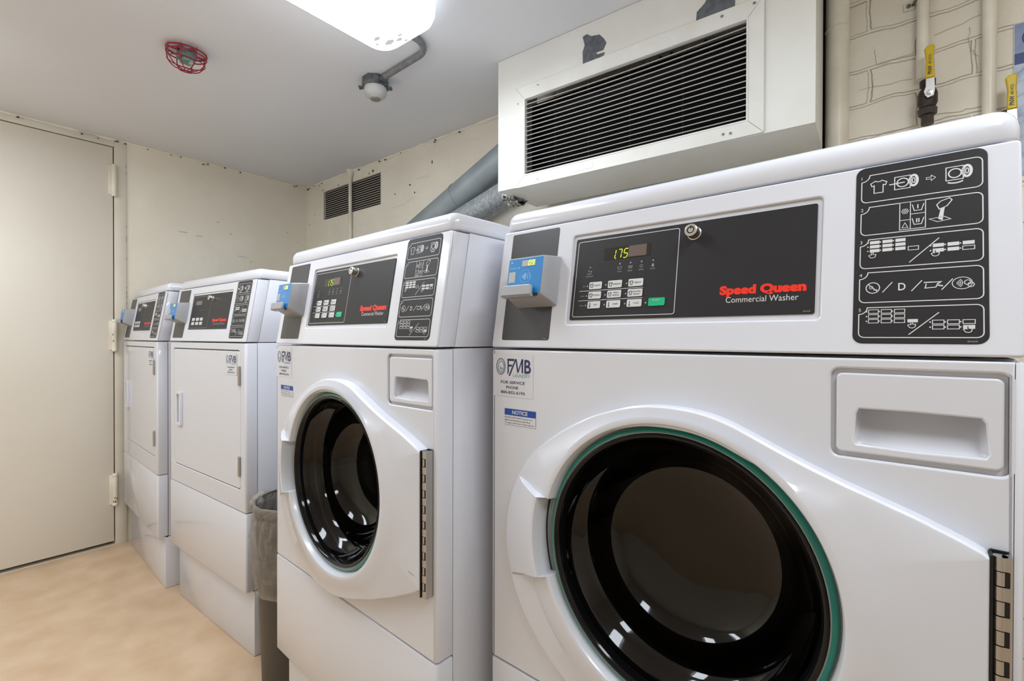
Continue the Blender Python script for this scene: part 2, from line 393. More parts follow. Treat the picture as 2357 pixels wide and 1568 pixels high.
# uneven paint beads along the ceiling joints
def bead(name, p0, p1, amp, mt, seedv):
    rnd = random.Random(seedv); b = B(); n = 110; pts = []
    p0 = Vector(p0); p1 = Vector(p1)
    vs = []; fs = []; d = (p1-p0).normalized(); inn = Vector((0, 0, 1)).cross(d)
    for i in range(n+1):
        c = p0.lerp(p1, i/n); r = amp*(0.35+rnd.random()*0.9)
        for k in range(5):
            a = PI/2*k/4; vs.append(c+inn*(r*math.sin(a))+Vector((0, 0, -r*math.cos(a))))
    for i in range(n):
        for k in range(4): fs.append((i*5+k, (i+1)*5+k, (i+1)*5+k+1, i*5+k+1))
    b.add(vs, fs, mt)
    for i in range(26):
        c = p0.lerp(p1, rnd.random()); q = c+Vector((0, 0, -amp*(0.5+rnd.random()*1.2)))+inn*amp*0.9
        s_ = 0.0015+rnd.random()*0.004
        b.box(q.x-s_, q.x+s_, q.y-s_, q.y+s_, q.z-s_*0.6, q.z+s_*0.6, 'chip_dark', bev=s_*0.3, seg=1)
    return structure(b.build(name))
bead('trim_3', (XL+YB*AW, YB, H), (XL+YF*AW, YF, H), 0.011, 'wall_cream', 3)
bead('trim_4', (XR, YB, H), (XL+YB*AW, YB, H), 0.010, 'wall_cream', 5)

# marks and little chips on the plaster: part of the wall's surface
b = B()
def chip(x, z, sx, sz, rnd):
    pts = []; n = 9
    for k in range(n):
        a = 2*PI*k/n; r = 0.6+0.5*rnd.random(); pts.append((x+sx*r*math.cos(a), z+sz*r*math.sin(a)))
    b.flat(pts, YB-0.0013, 'chip_dark')
rnd = random.Random(11)
for x, z, sx, sz in ((-2.59, 2.118, 0.014, 0.012), (-2.44, 2.115, 0.006, 0.005), (-2.40, 2.075, 0.006, 0.010), (-2.21, 2.074, 0.006, 0.006), (-1.84, 2.083, 0.010, 0.010), (-1.88, 2.076, 0.006, 0.005),
                     (-1.63, 1.907, 0.005, 0.006), (-1.50, 1.935, 0.009, 0.007), (-1.46, 1.885, 0.006, 0.007), (-2.57, 1.87, 0.004, 0.004), (-2.50, 1.93, 0.004, 0.006), (-1.69, 2.123, 0.004, 0.004), (-1.32, 2.02, 0.004, 0.012)):
    chip(x, z, sx, sz, rnd)
def crack(pts, wd=0.0018):
    out = []
    for i in range(len(pts)-1):
        a, c = Vector(pts[i]), Vector(pts[i+1])
        for k in range(5): out.append(a.lerp(c, k/5)+Vector((rnd.uniform(-.003, .003), rnd.uniform(-.003, .003))))
    out.append(Vector(pts[-1])); b.stroke(out, wd*0.75, YB-0.0013, 'crack')
crack([(-1.66, 1.835), (-1.56, 1.838), (-1.48, 1.858)], 0.0012)
crack([(-1.44, 1.955), (-1.36, 1.955), (-1.34, 1.945)], 0.0012)
crack([(0.50, 1.815), (0.62, 1.806)], 0.0012); crack([(0.535, 1.915), (0.54, 1.87), (0.58, 1.872), (0.625, 1.880)], 0.0012)
crack([(0.665, 1.695), (0.72, 1.690), (0.76, 1.692)], 0.0016); crack([(0.665, 1.905), (0.755, 1.925)], 0.0014); crack([(0.73, 1.90), (0.735, 1.84), (0.75, 1.82)], 0.0012)
crack([(0.50, 1.665), (0.60, 1.676)], 0.0014); crack([(0.80, 1.955), (0.84, 1.952)], 0.0012)
structure(b.build('trim_5'))
b = B(ML)
rnd = random.Random(4)
for k in range(24):
    z = rnd.choice((rnd.uniform(1.2, 1.9), rnd.uniform(0.9, 2.0))); l = rnd.uniform(0.004, 0.016)
    b.box(0.0375, 0.0395, -0.0012, -0.0002, z, z+l, 'chip_dark')
for y, z, w_, h_ in ((0.30, 1.70, 0.04, 0.003), (0.38, 1.69, 0.03, 0.003), (0.62, 1.60, 0.05, 0.002), (0.67, 1.575, 0.004, 0.010), (0.48, 1.79, 0.016, 0.003), (0.55, 1.73, 0.012, 0.004), (0.9, 1.80, 0.006, 0.006), (0.97, 1.745, 0.005, 0.005)):
    b.box(y-w_/2, y+w_/2, -0.0011, -0.0002, z-h_/2, z+h_/2, 'crack')
structure(b.build('trim_6'))

# ------------------------------------------------------------------ ceiling lamps
def ceiling_light(x0, x1, y0, y1, label, marks=False):
    cx, cy = (x0+x1)/2, (y0+y1)/2
    root = empty('ceiling_light', (cx, cy, H)); tag(root, label, 'ceiling light')
    hw, hl = (x1-x0)/2, (y1-y0)/2
    b = B(); b.box(-hw+0.03, hw-0.03, -hl+0.02, hl-0.02, -0.03, 0, 'lamp_metal', bev=0.003); b.build('lamp_housing', root)
    # wraparound diffuser: stacked rounded outlines
    b = B(); vs = []; fs = []; loops = []
    for ins, z in ((0.004, -0.006), (0.0, -0.03), (0.002, -0.052), (0.010, -0.070), (0.026, -0.083), (0.055, -0.090)):
        loops.append([(p[0], p[1], z) for p in rrect(-hw+ins, hw-ins, -hl+ins, hl-ins, 0.080-min(ins, 0.03), 8)])
    n = len(loops[0])
    for lp in loops: vs += lp
    for i in range(len(loops)-1):
        for k in range(n): fs.append((i*n+k, i*n+(k+1) % n, (i+1)*n+(k+1) % n, (i+1)*n+k))
    b.add(vs, fs[:3*n], 'diffuser_side'); fs.append(tuple((len(loops)-1)*n+k for k in range(n)))
    b.add(vs, fs[3*n:], 'diffuser'); bmesh.ops.remove_doubles(b.bm, verts=b.bm.verts[:], dist=1e-6); b.build('diffuser', root, sharp=80)
    if marks:
        b = B(); rnd = random.Random(2)
        for (mx, my, ml) in ((-0.062, 0.300, 0.020), (-0.085, 0.318, 0.012), (-0.045, 0.335, 0.024), (-0.010, 0.345, 0.018), (0.012, 0.332, 0.014), (0.005, 0.362, 0.012)):
            pts = [(mx+cx-cx+ml*(0.5+rnd.random()*0.5)*math.cos(2*PI*k/9), my+(hl-0.4)+ml*0.42*(0.5+rnd.random()*0.6)*math.sin(2*PI*k/9), -0.0904) for k in range(9)]
            b.add(pts, [tuple(range(9))], 'smudge_backlit')
        b.build('dead_insects', root)
    return root
ceiling_light(-0.785, -0.487, -0.875, 0.347, 'long white wraparound ceiling lamp with dark smudges at its end', True)
ceiling_light(0.90, 1.20, -1.04, 0.18, 'unseen long white wraparound ceiling lamp set to light the near washer')  # out of view, placed to light the brick and the near washer lid
ceiling_light(-2.05, -1.75, -1.85, -0.62, 'unseen long white wraparound ceiling lamp added to brighten the left side')  # added out of view to even out the light on the left

# ------------------------------------------------------------------ emergency lamp head with conduit
root = empty('ceiling_sensor', (-1.045, 0.488, H)); tag(root, 'small white dome on a round grey metal box on the ceiling', 'ceiling sensor')
b = B(); b.lathe([(0.050, 0), (0.052, -0.004), (0.052, -0.034), (0.050, -0.036), (1e-4, -0.036)], 'zinc_box', 8, Matrix.Rotation(0.35, 4, 'Z'))
for a in (0.75, 0.75+PI):
    b.box(0.045, 0.066, -0.012, 0.012, -0.037, -0.031, 'zinc_box', bev=0.002, M=Matrix.Rotation(a, 4, 'Z'))
    b.cyl((0.06*math.cos(a), 0.06*math.sin(a), -0.043), (0.06*math.cos(a), 0.06*math.sin(a), -0.030), 0.004, 'zinc_box', 8)
b.cyl((0.046, 0.0, -0.016), (0.068, -0.002, -0.016), 0.0145, 'zinc_box', 8)
b.build('junction_box', root, sharp=25)
b = B(); b.lathe([(0.043, -0.036), (0.0445, -0.040), (0.0445, -0.055), (0.040, -0.066), (0.030, -0.074), (0.020, -0.078)], 'lamp_dome', 32); b.build('dome', root)
b = B(); b.lathe([(0.020, -0.0775), (0.019, -0.082), (0.012, -0.085), (1e-4, -0.0855)], 'lamp_cap', 24); b.build('lens_cap', root)
b = B(); z = H-0.014
pts = [(-0.99, 0.485, z), (-0.93, 0.482, z), (-0.85, 0.479, z), (-0.77, 0.476, z)]
for k in range(1, 8):
    a = PI/2*k/7; pts.append((-0.77+0.075*math.sin(a), 0.401+0.075*math.cos(a), z))
pts += [(-0.695, 0.33, z), (-0.695, 0.18, z)]
b.tube(pts, 0.0115, 'paint_grey', 12); tag(b.build('conduit'), 'grey metal conduit bending from the dome box to the lamp', 'conduit')

# ------------------------------------------------------------------ smoke alarm strobe in a red cage
root = empty('alarm_strobe', (-1.408, -0.055, H)); tag(root, 'greenish alarm strobe inside a red wire cage on the ceiling', 'alarm')
b = B(); b.lathe([(0.030, 0), (0.032, -0.004), (0.030, -0.012), (1e-4, -0.013)], 'zinc_box', 20); b.build('base', root)
b = B(); b.box(-0.028, 0.028, -0.026, 0.026, -0.036, -0.013, 'strobe_grey', bev=0.004)
b.box(-0.020, 0.020, -0.018, 0.018, -0.050, -0.036, 'strobe_green', bev=0.005); b.box(-0.03, 0.03, -0.010, 0.010, -0.030, -0.018, 'strobe_green', bev=0.003)
b.cyl((0.012, 0.01, -0.045), (0.012, 0.01, -0.056), 0.008, 'lamp_dome', 12)
b.build('strobe_body', root)
b = B(Matrix.Translation((0, 0, -0.008)) @ Matrix.Rotation(0.10, 4, 'Y') @ Matrix.Scale(0.93, 4))
def circ(r, z, n=28): return [(r*math.cos(2*PI*k/n), r*math.sin(2*PI*k/n), z) for k in range(n)]
for r, z, t in ((0.066, -0.002, 0.0032), (0.066, -0.015, 0.0024), (0.062, -0.040, 0.0020), (0.026, -0.069, 0.0018)): b.tube(circ(r, z), t, 'cage_red', 6, closed=True)
for k in range(8):
    a = 2*PI*k/8+0.2; pts = []
    for r, z in ((0.066, 0.004), (0.066, -0.015), (0.065, -0.028), (0.061, -0.042), (0.050, -0.056), (0.035, -0.066), (0.012, -0.072), (0.0, -0.072)): pts.append((r*math.cos(a), r*math.sin(a), z))
    b.tube(pts, 0.0019, 'cage_red', 6)
b.box(-0.060, 0.060, -0.006, 0.006, -0.008, -0.004, 'cage_red', bev=0.001); b.box(-0.006, 0.006, -0.062, 0.062, -0.008, -0.004, 'cage_red', bev=0.001)
b.build('wire_cage', root)

# ------------------------------------------------------------------ wall vent and the thin pipe over it
root = empty('wall_vent', ((VX0+VX1)/2, YB, VZ0)); tag(root, 'old brown louvered vent set in the wall under the ceiling', 'vent')
def at(o, bld): 
    T = Matrix.Translation(o.location).inverted(); bmesh.ops.transform(bld.bm, matrix=T, verts=bld.bm.verts[:]); return bld
n = 13
for k in range(n):
    z = VZ0+0.008+k*(VZ1-VZ0-0.010)/n; s = B()
    s.add([(VX0, YB+0.002, z), (VX1, YB+0.002, z), (VX1, YB+0.010, z+0.005), (VX0, YB+0.010, z+0.005), (VX0, YB+0.001, z+0.0022), (VX1, YB+0.001, z+0.0022), (VX1, YB+0.009, z+0.0085), (VX0, YB+0.009, z+0.0085)],
          [(0, 1, 2, 3), (4, 5, 6, 7), (0, 1, 5, 4), (2, 3, 7, 6), (0, 3, 7, 4), (1, 2, 6, 5)], 'vent_slat')
    at(root, s).build('louver', root)
b = B(); b.box(VX0-0.004, VX0+0.003, YB-0.001, YB+0.06, VZ0, VZ1, 'vent_slat'); b.box(VX1-0.003, VX1+0.002, YB-0.0005, YB+0.06, VZ0, VZ1, 'vent_slat')
b.box(VX0, VX1, YB+0.0125, YB+0.08, VZ0, VZ1, 'vent_back_dark')  # near-black brown sheet close behind the slats
at(root, b).build('vent_frame', root)
b = B(); b.cyl((-2.055, YB-0.014, 0.9), (-2.055, YB-0.014, 2.10), 0.0105, 'pipe_cream', 16); b.cyl((-2.055, YB-0.014, 2.09), (-2.055, YB-0.014, H), 0.0105, 'pipe_cream', 16, r1=0.026)
tag(b.build('wall_pipe'), 'thin cream painted pipe running down across the wall vent', 'pipe')

# ------------------------------------------------------------------ boxed duct with the return grille
K = 0.035
A0 = (-0.582, 0.703)
MB = Matrix(((1, 0, 0, 0), (K, 1, 0, A0[1]-K*A0[0]), (0, 0, 1, 0), (0, 0, 0, 1)))     # face plane y = 0 -> real face
ang = math.atan(K)
MB = Matrix.Translation((A0[0], A0[1], 0)) @ Matrix.Rotation(ang, 4, 'Z') @ Matrix.Translation((-A0[0], 0, 0))
root = empty('air_duct', (-0.08, 0.72, 1.64)); tag(root, 'large boxed white duct hung under the ceiling above the washers', 'air duct')
b = B(MB)
GX0, GX1, GZ0, GZ1 = -0.460, 0.275, 1.680, 1.957
b.plate([(-0.582, 1.645), (0.429, 1.637), (0.429, H-0.001), (-0.582, H-0.001)], [[(GX0-0.01, GZ0-0.01), (GX0-0.01, GZ1+0.01), (GX1+0.01, GZ1+0.01), (GX1+0.01, GZ0-0.01)]], 0, 0.003, 'duct_white', bev=0.0008)
b.box(-0.582, -0.580, 0.0025, 0.26, 1.645, H-0.001, 'duct_white'); b.box(0.427, 0.429, 0.0025, 0.225, 1.637, H-0.001, 'duct_white')
b.add([(-0.582, 0.001, 1.645), (0.429, 0.001, 1.637), (0.429, 0.225, 1.637), (-0.582, 0.26, 1.645), (-0.582, 0.001, 1.647), (0.429, 0.001, 1.639), (0.429, 0.225, 1.639), (-0.582, 0.26, 1.647)], [(0, 3, 2, 1), (4, 5, 6, 7), (0, 1, 5, 4), (1, 2, 6, 5), (3, 2, 6, 7), (0, 3, 7, 4)], 'duct_white')
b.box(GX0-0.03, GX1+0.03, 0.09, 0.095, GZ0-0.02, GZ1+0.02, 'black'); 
at(root, b).build('duct_casing', root)
# paint that has peeled off, masking tape squares and the freshly painted spots
for pts_, yy, mt_, lb in (
        ([(-0.226, 2.093), (-0.21, 2.096), (-0.193, 2.083), (-0.165, 2.078), (-0.150, 2.060), (-0.140, 2.043), (-0.151, 2.023), (-0.177, 2.023), (-0.170, 2.016), (-0.146, 2.015), (-0.149, 2.005), (-0.180, 2.001), (-0.225, 2.001), (-0.226, 2.043), (-0.218, 2.062)], -0.0006, 'bare_metal', 'bare grey metal where the paint has peeled off'),
        ([(0.138, 2.001), (0.140, 2.027), (0.161, 2.043), (0.171, 2.058), (0.190, 2.085), (0.235, 2.085), (0.243, 2.05), (0.241, 2.001)], -0.0006, 'bare_metal', 'bare grey metal where the paint has peeled off'),
        ([(-0.293, 1.672), (-0.243, 1.676), (-0.187, 1.674), (-0.184, 1.652), (-0.235, 1.652), (-0.273, 1.650)], -0.0058, 'fresh_white', 'bright white fresh paint patch')):
    b = B(MB); b.flat(pts_, yy, mt_); at(root, b).build('peeled_patch' if mt_ == 'bare_metal' else 'paint_patch', root, label=lb)
b = B(MB)
b.plate([(-0.496, 1.6405), (0.314, 1.6405), (0.314, 2.001), (-0.496, 2.001)], [[(GX0, GZ0), (GX0, GZ1), (GX1, GZ1), (GX1, GZ0)]], -0.005, -0.0004, 'duct_frame', bev=0.0012)
for p in ((-0.496, 1.6405, GX0, GZ0), (0.314, 1.6405, GX1, GZ0), (0.314, 2.001, GX1, GZ1), (-0.496, 2.001, GX0, GZ1)):
    b.stroke([(p[0], p[1]), (p[2], p[3])], 0.0008, -0.0052, 'chip_dark')
b.plate([(GX0-0.001, GZ0-0.001), (GX1+0.001, GZ0-0.001), (GX1+0.001, GZ1+0.001), (GX0-0.001, GZ1+0.001)], [[(GX0+0.004, GZ0+0.004), (GX0+0.004, GZ1-0.004), (GX1-0.004, GZ1-0.004), (GX1-0.004, GZ0+0.004)]], -0.0065, 0.012, 'duct_frame', bev=0.001)
for x, z in ((-0.40, 1.985), (-0.399, 1.656), (-0.486, 1.943), (0.209, 1.985), (0.290, 1.988), (0.213, 1.659), (0.232, 1.657)):
    b.lathe([(0.0045, 0), (0.004, 0.0015), (1e-4, 0.002)], 'steel', 12, Matrix.Translation((x, -0.005, z)) @ Matrix.Rotation(PI/2, 4, 'X')); b.rect(x-0.003, x+0.003, z-0.0006, z+0.0006, -0.0074, 'black')
at(root, b).build('grille_frame', root)
nl = 16
for k in range(nl):
    s = B(MB); f0 = (k+0.5)/nl; zc = GZ0+0.010+f0*(GZ1-GZ0-0.02); bow = 0.006*f0
    vs = []; fs = []; N_ = 12
    for i in range(N_+1):
        t = i/N_; x = GX0+0.004+t*(GX1-GX0-0.008); dz = -bow*math.sin(PI*t)*(1.0 if k > nl*0.5 else 0.5)
        for (yy, zz) in ((0.000, -0.0052), (-0.001, -0.0028), (0.019, 0.0060), (0.020, 0.0040)): vs.append((x, yy, zc+zz+dz))
    for i in range(N_):
        for q in range(4): fs.append((i*4+q, i*4+(q+1) % 4, (i+1)*4+(q+1) % 4, (i+1)*4+q))
    s.add(vs, fs, 'louver'); at(root, s).build('louver', root, sharp=30)
for x in (-0.345, -0.215, -0.07, 0.095):
    s = B(MB); s.box(x-0.0012, x+0.0012, 0.021, 0.024, GZ0+0.002, GZ1-0.002, 'louver_dark'); at(root, s).build('support_rod', root)

# galvanised ducts coming out behind the box
b = B(); b.cyl((-0.56, 0.872, 1.885), (-1.42, 0.905, 1.555), 0.072, 'galvanised', 32)
for t in (0.10, 0.46):
    p = Vector((-0.56, 0.872, 1.885)).lerp(Vector((-1.42, 0.905, 1.555)), t); q = Vector((-0.86, 0.033, -0.33)).normalized()
    b.cyl(p, p+q*0.012, 0.0745, 'galvanised', 32)
b.tube([(-1.40, 0.904, 1.5627), (-1.44, 0.906, 1.545), (-1.475, 0.908, 1.515), (-1.495, 0.91, 1.47), (-1.50, 0.912, 1.40), (-1.50, 0.915, 0.9), (-1.50, 0.915, 0.25)], 0.0715, 'galvanised', 28)
tag(b.build('vent_pipe'), 'round galvanised duct sloping down left of the boxed duct, upper one', 'duct')
b = B(); b.cyl((-0.575, 0.82, 1.690), (-0.96, 0.845, 1.600), 0.054, 'galvanised_mottled', 28); b.cyl((-0.93, 0.843, 1.607), (-1.00, 0.848, 1.590), 0.0565, 'galvanised', 28)
b.tube([(-0.985, 0.847, 1.594), (-1.03, 0.850, 1.572), (-1.07, 0.853, 1.535), (-1.095, 0.857, 1.48), (-1.10, 0.86, 1.40), (-1.10, 0.865, 0.9), (-1.10, 0.865, 0.25)], 0.0545, 'galvanised', 24)
tag(b.build('vent_pipe'), 'mottled galvanised duct entering the lower corner of the boxed duct', 'duct')
b = B(); rnd = random.Random(8); vs = []; fs = []; n1, n2 = 26, 12
for i in range(n1):
    for j in range(n2):
        a = -1.9+3.6*i/(n1-1); rr = 0.057+0.006*rnd.random(); t = j/(n2-1)
        vs.append((-0.628+0.055*t+0.010*rnd.random(), 0.823+rr*math.sin(a)*-1, 1.676+rr*math.cos(a)*-1+0.010*rnd.random()))
for i in range(n1-1):
    for j in range(n2-1): fs.append((i*n2+j, i*n2+j+1, (i+1)*n2+j+1, (i+1)*n2+j))
b.add(vs, fs, 'foil'); tag(b.build('foil_tape', sharp=20), 'crumpled foil tape sealing the duct to the box corner', 'foil tape')

# ------------------------------------------------------------------ pipes, valves and poster on the right
def pipe(x, r, z0, z1, label, y=None):
    b = B(); y = YB-r-0.006 if y is None else y
    b.cyl((x, y, z0), (x, y, z1), r, 'pipe_cream', 28)
    if r > 0.02: b.lathe([(r, 0), (r+0.002, 0.002), (r+0.0015, 0.005), (r, 0.007)], 'pipe_cream', 28, Matrix.Translation((x, y, 1.985)))
    return tag(b.build('wall_pipe'), label, 'pipe')
pipe(0.452, 0.0285, 0.0, H, 'thick cream painted pipe right beside the boxed duct')
pipe(0.640, 0.0130, 1.79, H, 'thinner cream pipe ending in the lever valve')
pipe(0.768, 0.0135, 0.0, H, 'cream pipe between the lever valve and the blue poster')
b = B(); b.box(0.409, 0.4235, YB-0.010, YB+0.0, 1.3, H, 'gap_shade_brown'); b.box(0.412, 0.4175, YB-0.012, YB-0.0098, 1.3, H, 'black'); structure(b.build('trim_gap_shade'))  # brown and black strips stand in for deep shade between duct box and pipe
b = B(); b.tube([(0.620, YB-0.004, 2.005), (0.624, YB-0.02, 2.005), (0.632, YB-0.034, 2.008), (0.645, YB-0.036, 2.012), (0.655, YB-0.03, 2.014), (0.660, YB-0.004, 2.014)], 0.0035, 'zinc_box', 8)
b.box(0.600, 0.624, YB-0.004, YB-0.001, 1.994, 2.016, 'pipe_cream', bev=0.001); b.cyl((0.611, YB-0.008, 2.005), (0.611, YB-0.004, 2.005), 0.005, 'zinc_box', 10)
tag(b.build('pipe_clamp'), 'small screwed pipe clamp holding the pipe above the valve', 'clamp')

def valve(x, z, y, label, group=None):
    root = empty('lever_valve', (x, y, z)); tag(root, label, 'valve')
    b = B()
    b.lathe([(0.0001, -0.075), (0.013, -0.075), (0.013, -0.052), (0.019, -0.050), (0.020, -0.034), (0.0165, -0.030)], 'valve_bronze', 8)
    b.lathe([(0.0165, -0.030), (0.0205, -0.020), (0.0205, 0.004), (0.0175, 0.014), (0.013, 0.020), (0.0135, 0.024), (0.0165, 0.026), (0.0165, 0.040), (0.0135, 0.042), (0.0001, 0.042)], 'valve_bronze', 20)
    b.cyl((0.0, 0, -0.004), (0.0, -0.026, -0.004), 0.009, 'valve_bronze', 14)
    b.build('valve_body', root)
    b = B(); hx = 0.003
    b.plate([(hx-0.009, -0.008), (hx-0.004, -0.016), (hx+0.008, -0.012), (hx+0.010, 0.002), (hx+0.009, 0.042), (hx-0.008, 0.042), (hx-0.008, 0.014), (hx-0.012, 0.002)], [], -0.030, -0.0275, 'steel', bev=0.0006)
    b.lathe([(0.0062, 0), (0.0062, 0.004), (0.0035, 0.0045), (0.0035, 0.007), (1e-4, 0.0072)], 'chrome', 6, Matrix.Translation((hx, -0.030, -0.003)) @ Matrix.Rotation(PI/2, 4, 'X'))
    lv = b.build('lever', root, sharp=25)
    b = B()
    b.plate([(hx-0.0085, 0.034), (hx+0.0095, 0.034), (hx+0.0085, 0.060), (hx+0.0075, 0.082), (hx+0.0080, 0.098), (hx+0.0095, 0.112), (hx+0.005, 0.118), (hx-0.006, 0.116), (hx-0.0115, 0.110), (hx-0.0095, 0.096), (hx-0.0075, 0.080), (hx-0.0085, 0.058)], [], -0.0345, -0.0235, 'yellow', bev=0.0025)
    T = B(Matrix.Translation((hx+0.0035, 0, 0.042)) @ Matrix.Rotation(-PI/2, 4, 'Y'))
    T.text('PNW', 0, 0, 0.0085, -0.0350, 'print_black', w=0.022, bold=0.02)
    T.text('600 WOG', 0.026, 0.001, 0.006, -0.0350, 'print_black', w=0.024)
    bmesh.ops.transform(T.bm, matrix=IDENT, verts=T.bm.verts[:])
    me = bpy.data.meshes.new('t'); T.bm.to_mesh(me); T.bm.free(); b.addmesh(me, 'print_black'); bpy.data.meshes.remove(me)
    g = b.build('handle_grip', lv, label='yellow rubber grip')
    return root
valve(0.650, 1.733, 0.992, 'lever valve with yellow grip pointing up above the near washer')
valve(0.800, 1.615, 1.010, 'second yellow lever valve, mostly hidden beside the blue poster')

root = empty('poster', (0.95, YB-0.004, 1.70)); tag(root, 'blue poster with a navy band on the wall at the right', 'poster')
b = B(); P0 = 0.8125
b.box(P0, 1.15, YB-0.004, YB-0.0025, 1.50, 1.874, 'poster_edge')
y = YB-0.0043
b.rect(P0+0.001, 1.149, 1.800, 1.873, y, 'poster_sky'); b.rect(P0+0.001, 1.149, 1.773, 1.800, y, 'poster_navy'); b.rect(P0+0.001, 1.149, 1.501, 1.773, y, 'poster_pale')
b.disc(0.852, 1.835, 0.026, y-0.0002, 'poster_navy', 28); b.disc(0.852, 1.835, 0.023, y-0.0004, 'poster_cyan', 28)
b.flat([(P0+0.02, 1.800), (0.86, 1.800), (0.86, 1.822), (0.845, 1.826)], y-0.0001, 'poster_pale')
b.stroke([(P0+0.002, 1.75), (0.825, 1.755), (0.835, 1.765), (0.85, 1.768)], 0.004, y-0.0002, 'poster_sky'); b.stroke([(P0+0.002, 1.69), (0.83, 1.70), (0.85, 1.69)], 0.003, y-0.0002, 'poster_sky')
at(root, b).build('poster_sheet', root)

# ------------------------------------------------------------------ laundry machines (local frame: x right, y depth, z up from the floor)
W = 0.683
ZS, ZT, ZL = 1.0771, 1.2985, 1.3347
ALPHA = math.atan(0.1716)
PM = Matrix.Translation((0, 0, ZS)) @ Matrix.Rotation(-ALPHA, 4, 'X')
CA = math.cos(ALPHA)
S = lambda z: (z-ZS)/CA                      # height -> distance up the sloping panel
YWRAP = 0.0376

def wrap_panel(b, z0, z1, mt='enamel', hole=None, rc=0.007, x0=0.0, x1=W):
    """front skin that wraps round both sides: a face plate (maybe with a hole) plus a shallow tray behind"""
    # tray with rounded front corners, section in (x, y)
    T = 0.0025
    prof = []
    r = rc
    pts = [(x0, YWRAP), (x0, r)]
    for k in range(1, 6):
        a = PI/2*k/6; pts.append((x0+r-r*math.cos(a), r-r*math.sin(a)))
    pts.append((x0+r, 0.0)); pts.append((x1-r, 0.0))
    for k in range(1, 6):
        a = PI/2*k/6; pts.append((x1-r+r*math.sin(a), r-r*math.cos(a)))
    pts += [(x1, r), (x1, YWRAP)]
    e = 0.0035; n = len(pts)
    # side strips with softened top and bottom edges; centre left open when there is a hole plate
    levels = [(z0, e*0.9), (z0+e*0.3, e*0.3), (z0+e, 0), (z1-e, 0), (z1-e*0.3, e*0.3), (z1, e*0.9)]
    vs = []
    for z, ins in levels:
        for (x, y) in pts:
            dx = ins if x < (x0+x1)/2 else -ins
            vs.append((x+(dx if (x < x0+r or x > x1-r) else 0), y+(ins if y < r+1e-6 else 0), z))
    fs = []
    for i in range(len(levels)-1):
        for k in range(n-1):
            mid = (pts[k][1] == 0.0 and pts[k+1][1] == 0.0)
            if mid and hole: continue
            fs.append((i*n+k, i*n+k+1, (i+1)*n+k+1, (i+1)*n+k))
    fs.append(tuple(range(n))[::-1]); fs.append(tuple((len(levels)-1)*n+k for k in range(n)))
    b.add(vs, fs, mt)
    if hole:
        b.plate([(x0+r-0.0003, z0+0.0005), (x1-r+0.0003, z0+0.0005), (x1-r+0.0003, z1-0.0005), (x0+r-0.0003, z1-0.0005)], hole, 0.0, 0.006, mt, bev=0.0025)

def icon_shirt(b, x, z, s, y, mt='print_white', lw=0.0009):
    P = [(-.5, .32), (-.2, .5), (-.1, .42), (.1, .42), (.2, .5), (.5, .32), (.42, .08), (.28, .14), (.28, -.5), (-.28, -.5), (-.28, .14), (-.42, .08)]
    b.stroke([(x+p[0]*s, z+p[1]*s) for p in P], lw, y, mt, closed=True)
def icon_machine(b, x, z, s, y, arrow=False, mt='print_white', lw=0.0009):
    b.stroke([(x-.5*s, z-.5*s), (x+.42*s, z-.5*s), (x+.42*s, z+.5*s), (x-.5*s, z+.5*s)], lw, y, mt, closed=True)
    b.ring(x-.02*s, z, .34*s, lw*1.3, y, mt, n=18)
    b.ring(x+.62*s, z+.05*s, .22*s, lw*2.6, y, mt, rz=.42*s, n=16); b.ring(x+.62*s, z+.05*s, .08*s, lw, y, mt, rz=.2*s, n=12)
    if arrow:
        b.ring(x, z-.5*s, .5*s, lw*1.6, y, mt, rz=.25*s, a0=215, a1=325, n=8)
def key_grid(b, x, z, cols, rows, dx, dz, w_, h_, y, solid, special=None, lw=0.0007):
    for r_ in range(rows):
        for c in range(cols):
            cx, cz = x+c*dx, z-r_*dz
            sol = solid if (c, r_) != special else not solid
            if sol: b.rect(cx, cx+w_, cz-h_, cz, y, 'print_white')
            else: b.stroke([(cx, cz), (cx+w_, cz), (cx+w_, cz-h_), (cx, cz-h_)], lw, y, 'print_white', closed=True)
            b.disc(cx-0.0018, cz-h_/2, 0.0008, y, 'print_white', 6)
def icon_hand(b, x, z, s, y):
    P = [(-.1, .5), (.1, .5), (.12, .1), (.5, .05), (.4, -.4), (.1, -.55), (-.25, -.5), (-.5, -.1), (-.3, .05), (-.1, .0)]
    b.flat([(x+p[0]*s, z+p[1]*s) for p in P], y, 'fascia'); b.stroke([(x+p[0]*s, z+p[1]*s) for p in P], 0.0007, y-0.0002, 'print_white', closed=True)

